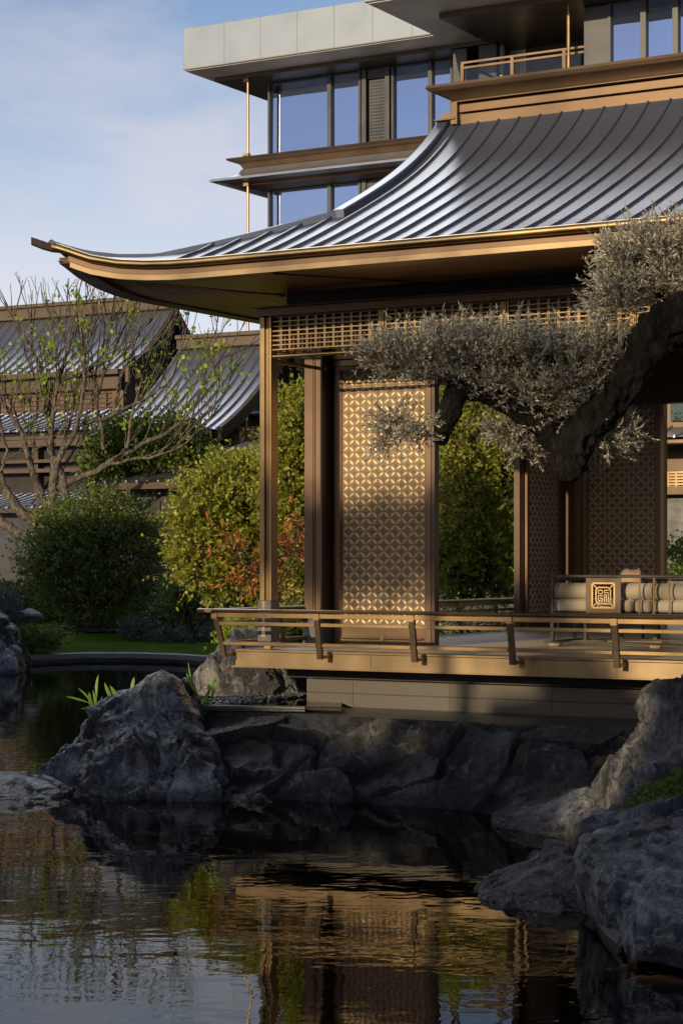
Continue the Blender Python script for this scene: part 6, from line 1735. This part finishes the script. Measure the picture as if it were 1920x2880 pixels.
# ------------------------------------------------------------------ water plants
def blade(mb, a, b_, wd, bend, rnd):
    a = Vector(a); b_ = Vector(b_); d = b_ - a; side = Vector((1, 0, 0)).cross(d).normalized() if abs(d.normalized().x) < 0.9 else Vector((0, 1, 0))
    sd = d.cross(Vector((0, 1, 0))).normalized(); nrm_ = sd.cross(d).normalized()
    sd = (sd * math.cos(rnd.uniform(-0.8, 0.8)) + nrm_ * 0.4).normalized()
    prof = [(0, 0.12), (0.15, 0.6), (0.4, 1.0), (0.65, 0.85), (0.85, 0.45), (1.0, 0.03)]
    rows = []
    for t_, w_ in prof:
        c = a + d * t_ + Vector((bend[0], 0, bend[1])) * math.sin(t_ * math.pi) * d.length
        rows.append([c - sd * wd * w_, c + nrm_ * wd * 0.25 * w_, c + sd * wd * w_])
    mb.sweep(rows, closed=False, cap=False)
def plant(label, Y, base, leaves, seed, cat='water plant'):
    rnd = random.Random(seed); b0 = A(*base, Y)
    t = thing('water_plant', (b0[0], b0[1], 0.0), label, cat, 'water plants by the veined rock')
    for (x0, y0, x1, y1, wd) in leaves:
        mb = MB(); blade(mb, A(x0, y0, Y), A(x1, y1, Y), wd, (rnd.uniform(-.06, .06), rnd.uniform(0, .08)), rnd); build('leaf', mb, M['leaf_reed'], t, smooth=True, angle=0)
    mb = MB()
    for (x0, y0, x1, y1, wd) in leaves:
        p = A(x0, y0, Y); mb.tube([(b0[0] + rnd.uniform(-.03, .03), b0[1], 0.0 if b0[2] < 0.6 else 0.65), Vector(b0).lerp(Vector(p), 0.5), p], [0.007, 0.006, 0.004], 5)
    build('stem', mb, M['leaf_reed'], t, smooth=True)
plant('water plant with broad upright leaves behind the left slope of the veined rock', 20.3, (218, 1650),
      [(222, 1605, 226, 1550, 0.016), (205, 1615, 150, 1600, 0.012), (218, 1625, 178, 1580, 0.012), (215, 1640, 205, 1590, 0.022), (222, 1640, 213, 1585, 0.02), (225, 1630, 185, 1628, 0.016), (218, 1640, 235, 1600, 0.014)], 1)
plant('water plant with three tall leaves behind the middle of the veined rock', 20.0, (262, 1640),
      [(268, 1615, 252, 1575, 0.026), (260, 1615, 240, 1568, 0.02), (272, 1610, 308, 1580, 0.02), (275, 1625, 320, 1608, 0.016), (302, 1590, 308, 1555, 0.02), (258, 1632, 228, 1610, 0.014)], 2)
plant('water plant with broad pointed leaves between the veined rock and the basin', 19.45, (470, 1625),
      [(478, 1600, 492, 1548, 0.026), (484, 1605, 502, 1560, 0.024), (450, 1595, 428, 1545, 0.014), (455, 1605, 440, 1562, 0.018), (462, 1622, 480, 1585, 0.02), (447, 1590, 432, 1520, 0.008), (468, 1622, 500, 1600, 0.014)], 3)
# ------------------------------------------------------------------ koi
def koi_mat():
    m, t, b = mat('koi_skin')
    n = node(t, 'ShaderNodeTexNoise', {'Vector': pos(t, obj=True), 'Scale': 9.0, 'Detail': 2.0})
    t.links.new(ramp(t, n.outputs['Fac'], [(0.45, (0.95, 0.2, 0.02)), (0.62, (0.9, 0.32, 0.1))]), b.inputs['Base Color']); b.inputs['Roughness'].default_value = 0.35
    return m
M['koi'] = koi_mat()
def koi(x, y, ang, ln_, label):
    Y = (HC + 0.05) * F / (y - HZ); c = Vector(((x - CX) / F * Y, Y, -0.045))
    mb = MB(); rows = []
    ca, sa = math.cos(ang), math.sin(ang)
    for t_, w_ in ((0, 0.15), (0.08, 0.55), (0.25, 1.0), (0.5, 0.9), (0.75, 0.5), (0.9, 0.22)):
        s_ = (t_ - 0.5) * ln_; bend = 0.05 * ln_ * math.sin(t_ * 4)
        rows.append([(c.x + ca * s_ - sa * (bend + w_ * ln_ * 0.11 * math.cos(k * math.pi / 5)), c.y + sa * s_ + ca * (bend + w_ * ln_ * 0.11 * math.cos(k * math.pi / 5)), c.z + w_ * ln_ * 0.12 * math.sin(k * math.pi / 5)) for k in range(10)])
    mb.sweep(rows)
    t0 = (c.x + ca * 0.4 * ln_, c.y + sa * 0.4 * ln_, c.z); 
    fish = build('koi', mb, M['koi'], None, smooth=True, angle=0, origin=c); tag(fish, label, 'fish', 'koi in the pond')
    mb = MB(); e = 0.05 * ln_ * math.sin(3.6)
    tail = [(0.38, 0, 0), (0.62, 0.06, 0.10), (0.56, 0, 0.0), (0.62, -0.06, -0.10)]
    mb.add([(c.x + ca * a * ln_ - sa * (e + b_ * ln_), c.y + sa * a * ln_ + ca * (e + b_ * ln_), c.z + h * ln_) for a, b_, h in tail] + [(c.x + ca * a * ln_ - sa * (e + b_ * ln_) , c.y + sa * a * ln_ + ca * (e + b_ * ln_) + 0.004, c.z + h * ln_) for a, b_, h in tail], [(0, 1, 2), (0, 2, 3), (4, 6, 5), (4, 7, 6)])
    build('tail_fin', mb, M['koi'], fish)
koi(200, 2602, 0.4, 0.30, 'orange koi swimming at far left, under the bare tree reflection')
koi(622, 2571, -0.3, 0.38, 'orange koi left of the mirrored railing corner')
koi(716, 2578, 0.2, 0.25, 'orange koi right beside the mirrored railing corner')
koi(606, 2676, 1.2, 0.24, 'orange koi below the mirrored railing corner')
koi(414, 2351, 0.0, 0.26, 'orange koi in front of the large veined rock')
koi(1488, 2456, 0.1, 0.26, 'red orange koi left of the pointed low rock')
koi(1808, 2738, -0.5, 0.32, 'orange koi at lower right, nearest the big boulder')
koi(1845, 2772, -0.12, 0.34, 'orange koi at lower right, lowest of the pair below the boulder')
koi(1890, 2768, -0.35, 0.3, 'orange koi at the lower right edge, rightmost of all')

# leaves drifting on the pond
r_ = np.random.default_rng(77); P_ = []
while len(P_) < 46:
    x, y = r_.uniform(0, 1920), r_.uniform(2300, 2860)
    Y = HC * F / (y - HZ); P_.append(((x - CX) / F * Y, Y, 0.006))
D_ = nrm(np.concatenate([r_.normal(size=(len(P_), 2)), np.zeros((len(P_), 1))], 1)); P_ = np.array(P_); S_ = np.stack([-D_[:, 1], D_[:, 0], np.zeros(len(P_))], 1)
ln_ = r_.uniform(0.02, 0.045, (len(P_), 1))
o = fast_mesh('drifting_leaves', np.stack([P_, P_ + D_ * ln_ * .5 + S_ * ln_ * .22, P_ + D_ * ln_, P_ + D_ * ln_ * .5 - S_ * ln_ * .22], 1).reshape(-1, 3), 4, M['leaf_bright'])
tag(o, 'scattered small leaves drifting on the pond', None, None, 'stuff')
# ------------------------------------------------------------------ added out of view: house, wing and pine shaped to cast the shade
ho = thing('shade_house', (-25, -8, 0.5), 'added unseen house behind the viewer, stepped to shade the wall and rocks', 'house')
mb = MB(); mb.box(-48, -17.42, -14, -6, 0.5, 6.7); mb.box(-17.38, -15.02, -14, -6, 0.5, 5.95); mb.box(-15.0, -13.3, -7.2, -6, 0.5, 6.6); mb.box(-13.28, -11.87, -14, -6, 0.5, 4.9); mb.box(-11.85, -2.5, -7.6, -6, 0.5, 6.25)  # block heights set by where their shade ends on pavilion and rocks
build('wall', mb, M['brown'], ho)
mb = MB(); mb.box(-48.5, -17.4, -14.4, -5.7, 6.73, 7.0); mb.box(-17.37, -15.05, -14.4, -5.7, 5.98, 6.25); mb.box(-14.98, -13.3, -7.3, -5.9, 6.63, 6.9); mb.box(-13.25, -11.87, -14.4, -5.7, 4.93, 5.1); mb.box(-11.84, -2.0, -7.8, -5.8, 6.28, 6.55)
build('roof', mb, M['graphite'], ho)
wg = thing('shade_wing', (-28, 26, 0.4), 'added unseen wing on the left bank, shading the lawn and far garden', 'building')
build('wall', MB().box(-50, -11.5, 24, 30, 0.3, 7.1), M['brown'], wg)  # unseen block added to keep the far garden in shade
mb = MB(); mb.box(-50.6, -10.9, 23.4, 30.6, 7.12, 7.5); build('roof', mb, M['graphite'], wg)
def pine(label, x, y, layers, seed):
    t = thing('shade_pine', (x, y, 0.5), label, 'tree')  # added out of view; leaf layers stand where their shade is wanted
    r_ = np.random.default_rng(seed); P_ = []
    blobs = [(a, b_, c, rx, ry, rz) for a, b_, c, rx, ry, rz, n in layers]
    T = []; D = []
    for (a, b_, c, rx, ry, rz, n) in layers:
        d = nrm(r_.normal(size=(n, 3))); T.append(np.array([a, b_, c]) + r_.normal(size=(n, 3)) * np.array([rx, ry, rz]) * 0.55); D.append(nrm(d + r_.normal(size=(n, 3)) + np.array([0, 0, .5])))
    V = leaf_quads(np.concatenate(T), np.concatenate(D), 0.16, 0.07, r_)
    fast_mesh('foliage', V, 4, M['leaf_dark'], t)
    tw = Twigs(); rnd = random.Random(seed)
    top = max(c for _, _, c, *_ in layers)
    tw.line([(x, y, 0.5), (x + 0.2, y, 3), (x - 0.1, y, 5.5), (x, y, top)], 0.2, 0.06, 8)
    for (a, b_, c, rx, ry, rz, n) in layers: branch_to(tw, (x, y, c - 0.5), (a, b_, c), 0.06, 0.02, rnd, 5, 0.05, 5)
    build('trunk', tw, M['bark_brown'], t, smooth=True, angle=0)
pine('added unseen pine behind the viewer, layers placed to shade pavilion and olive', -13.0, -2.6, [(-14.2, -2.0, 7.80, 1.7, 0.5, 0.46, 3200), (-15.8, -2.2, 7.95, 1.1, 0.5, 0.42, 1500), (-11.3, -2.0, 6.15, 0.42, 0.4, 0.45, 1000), (-9.6, -2.0, 7.65, 1.7, 0.6, 0.62, 700)], 3)
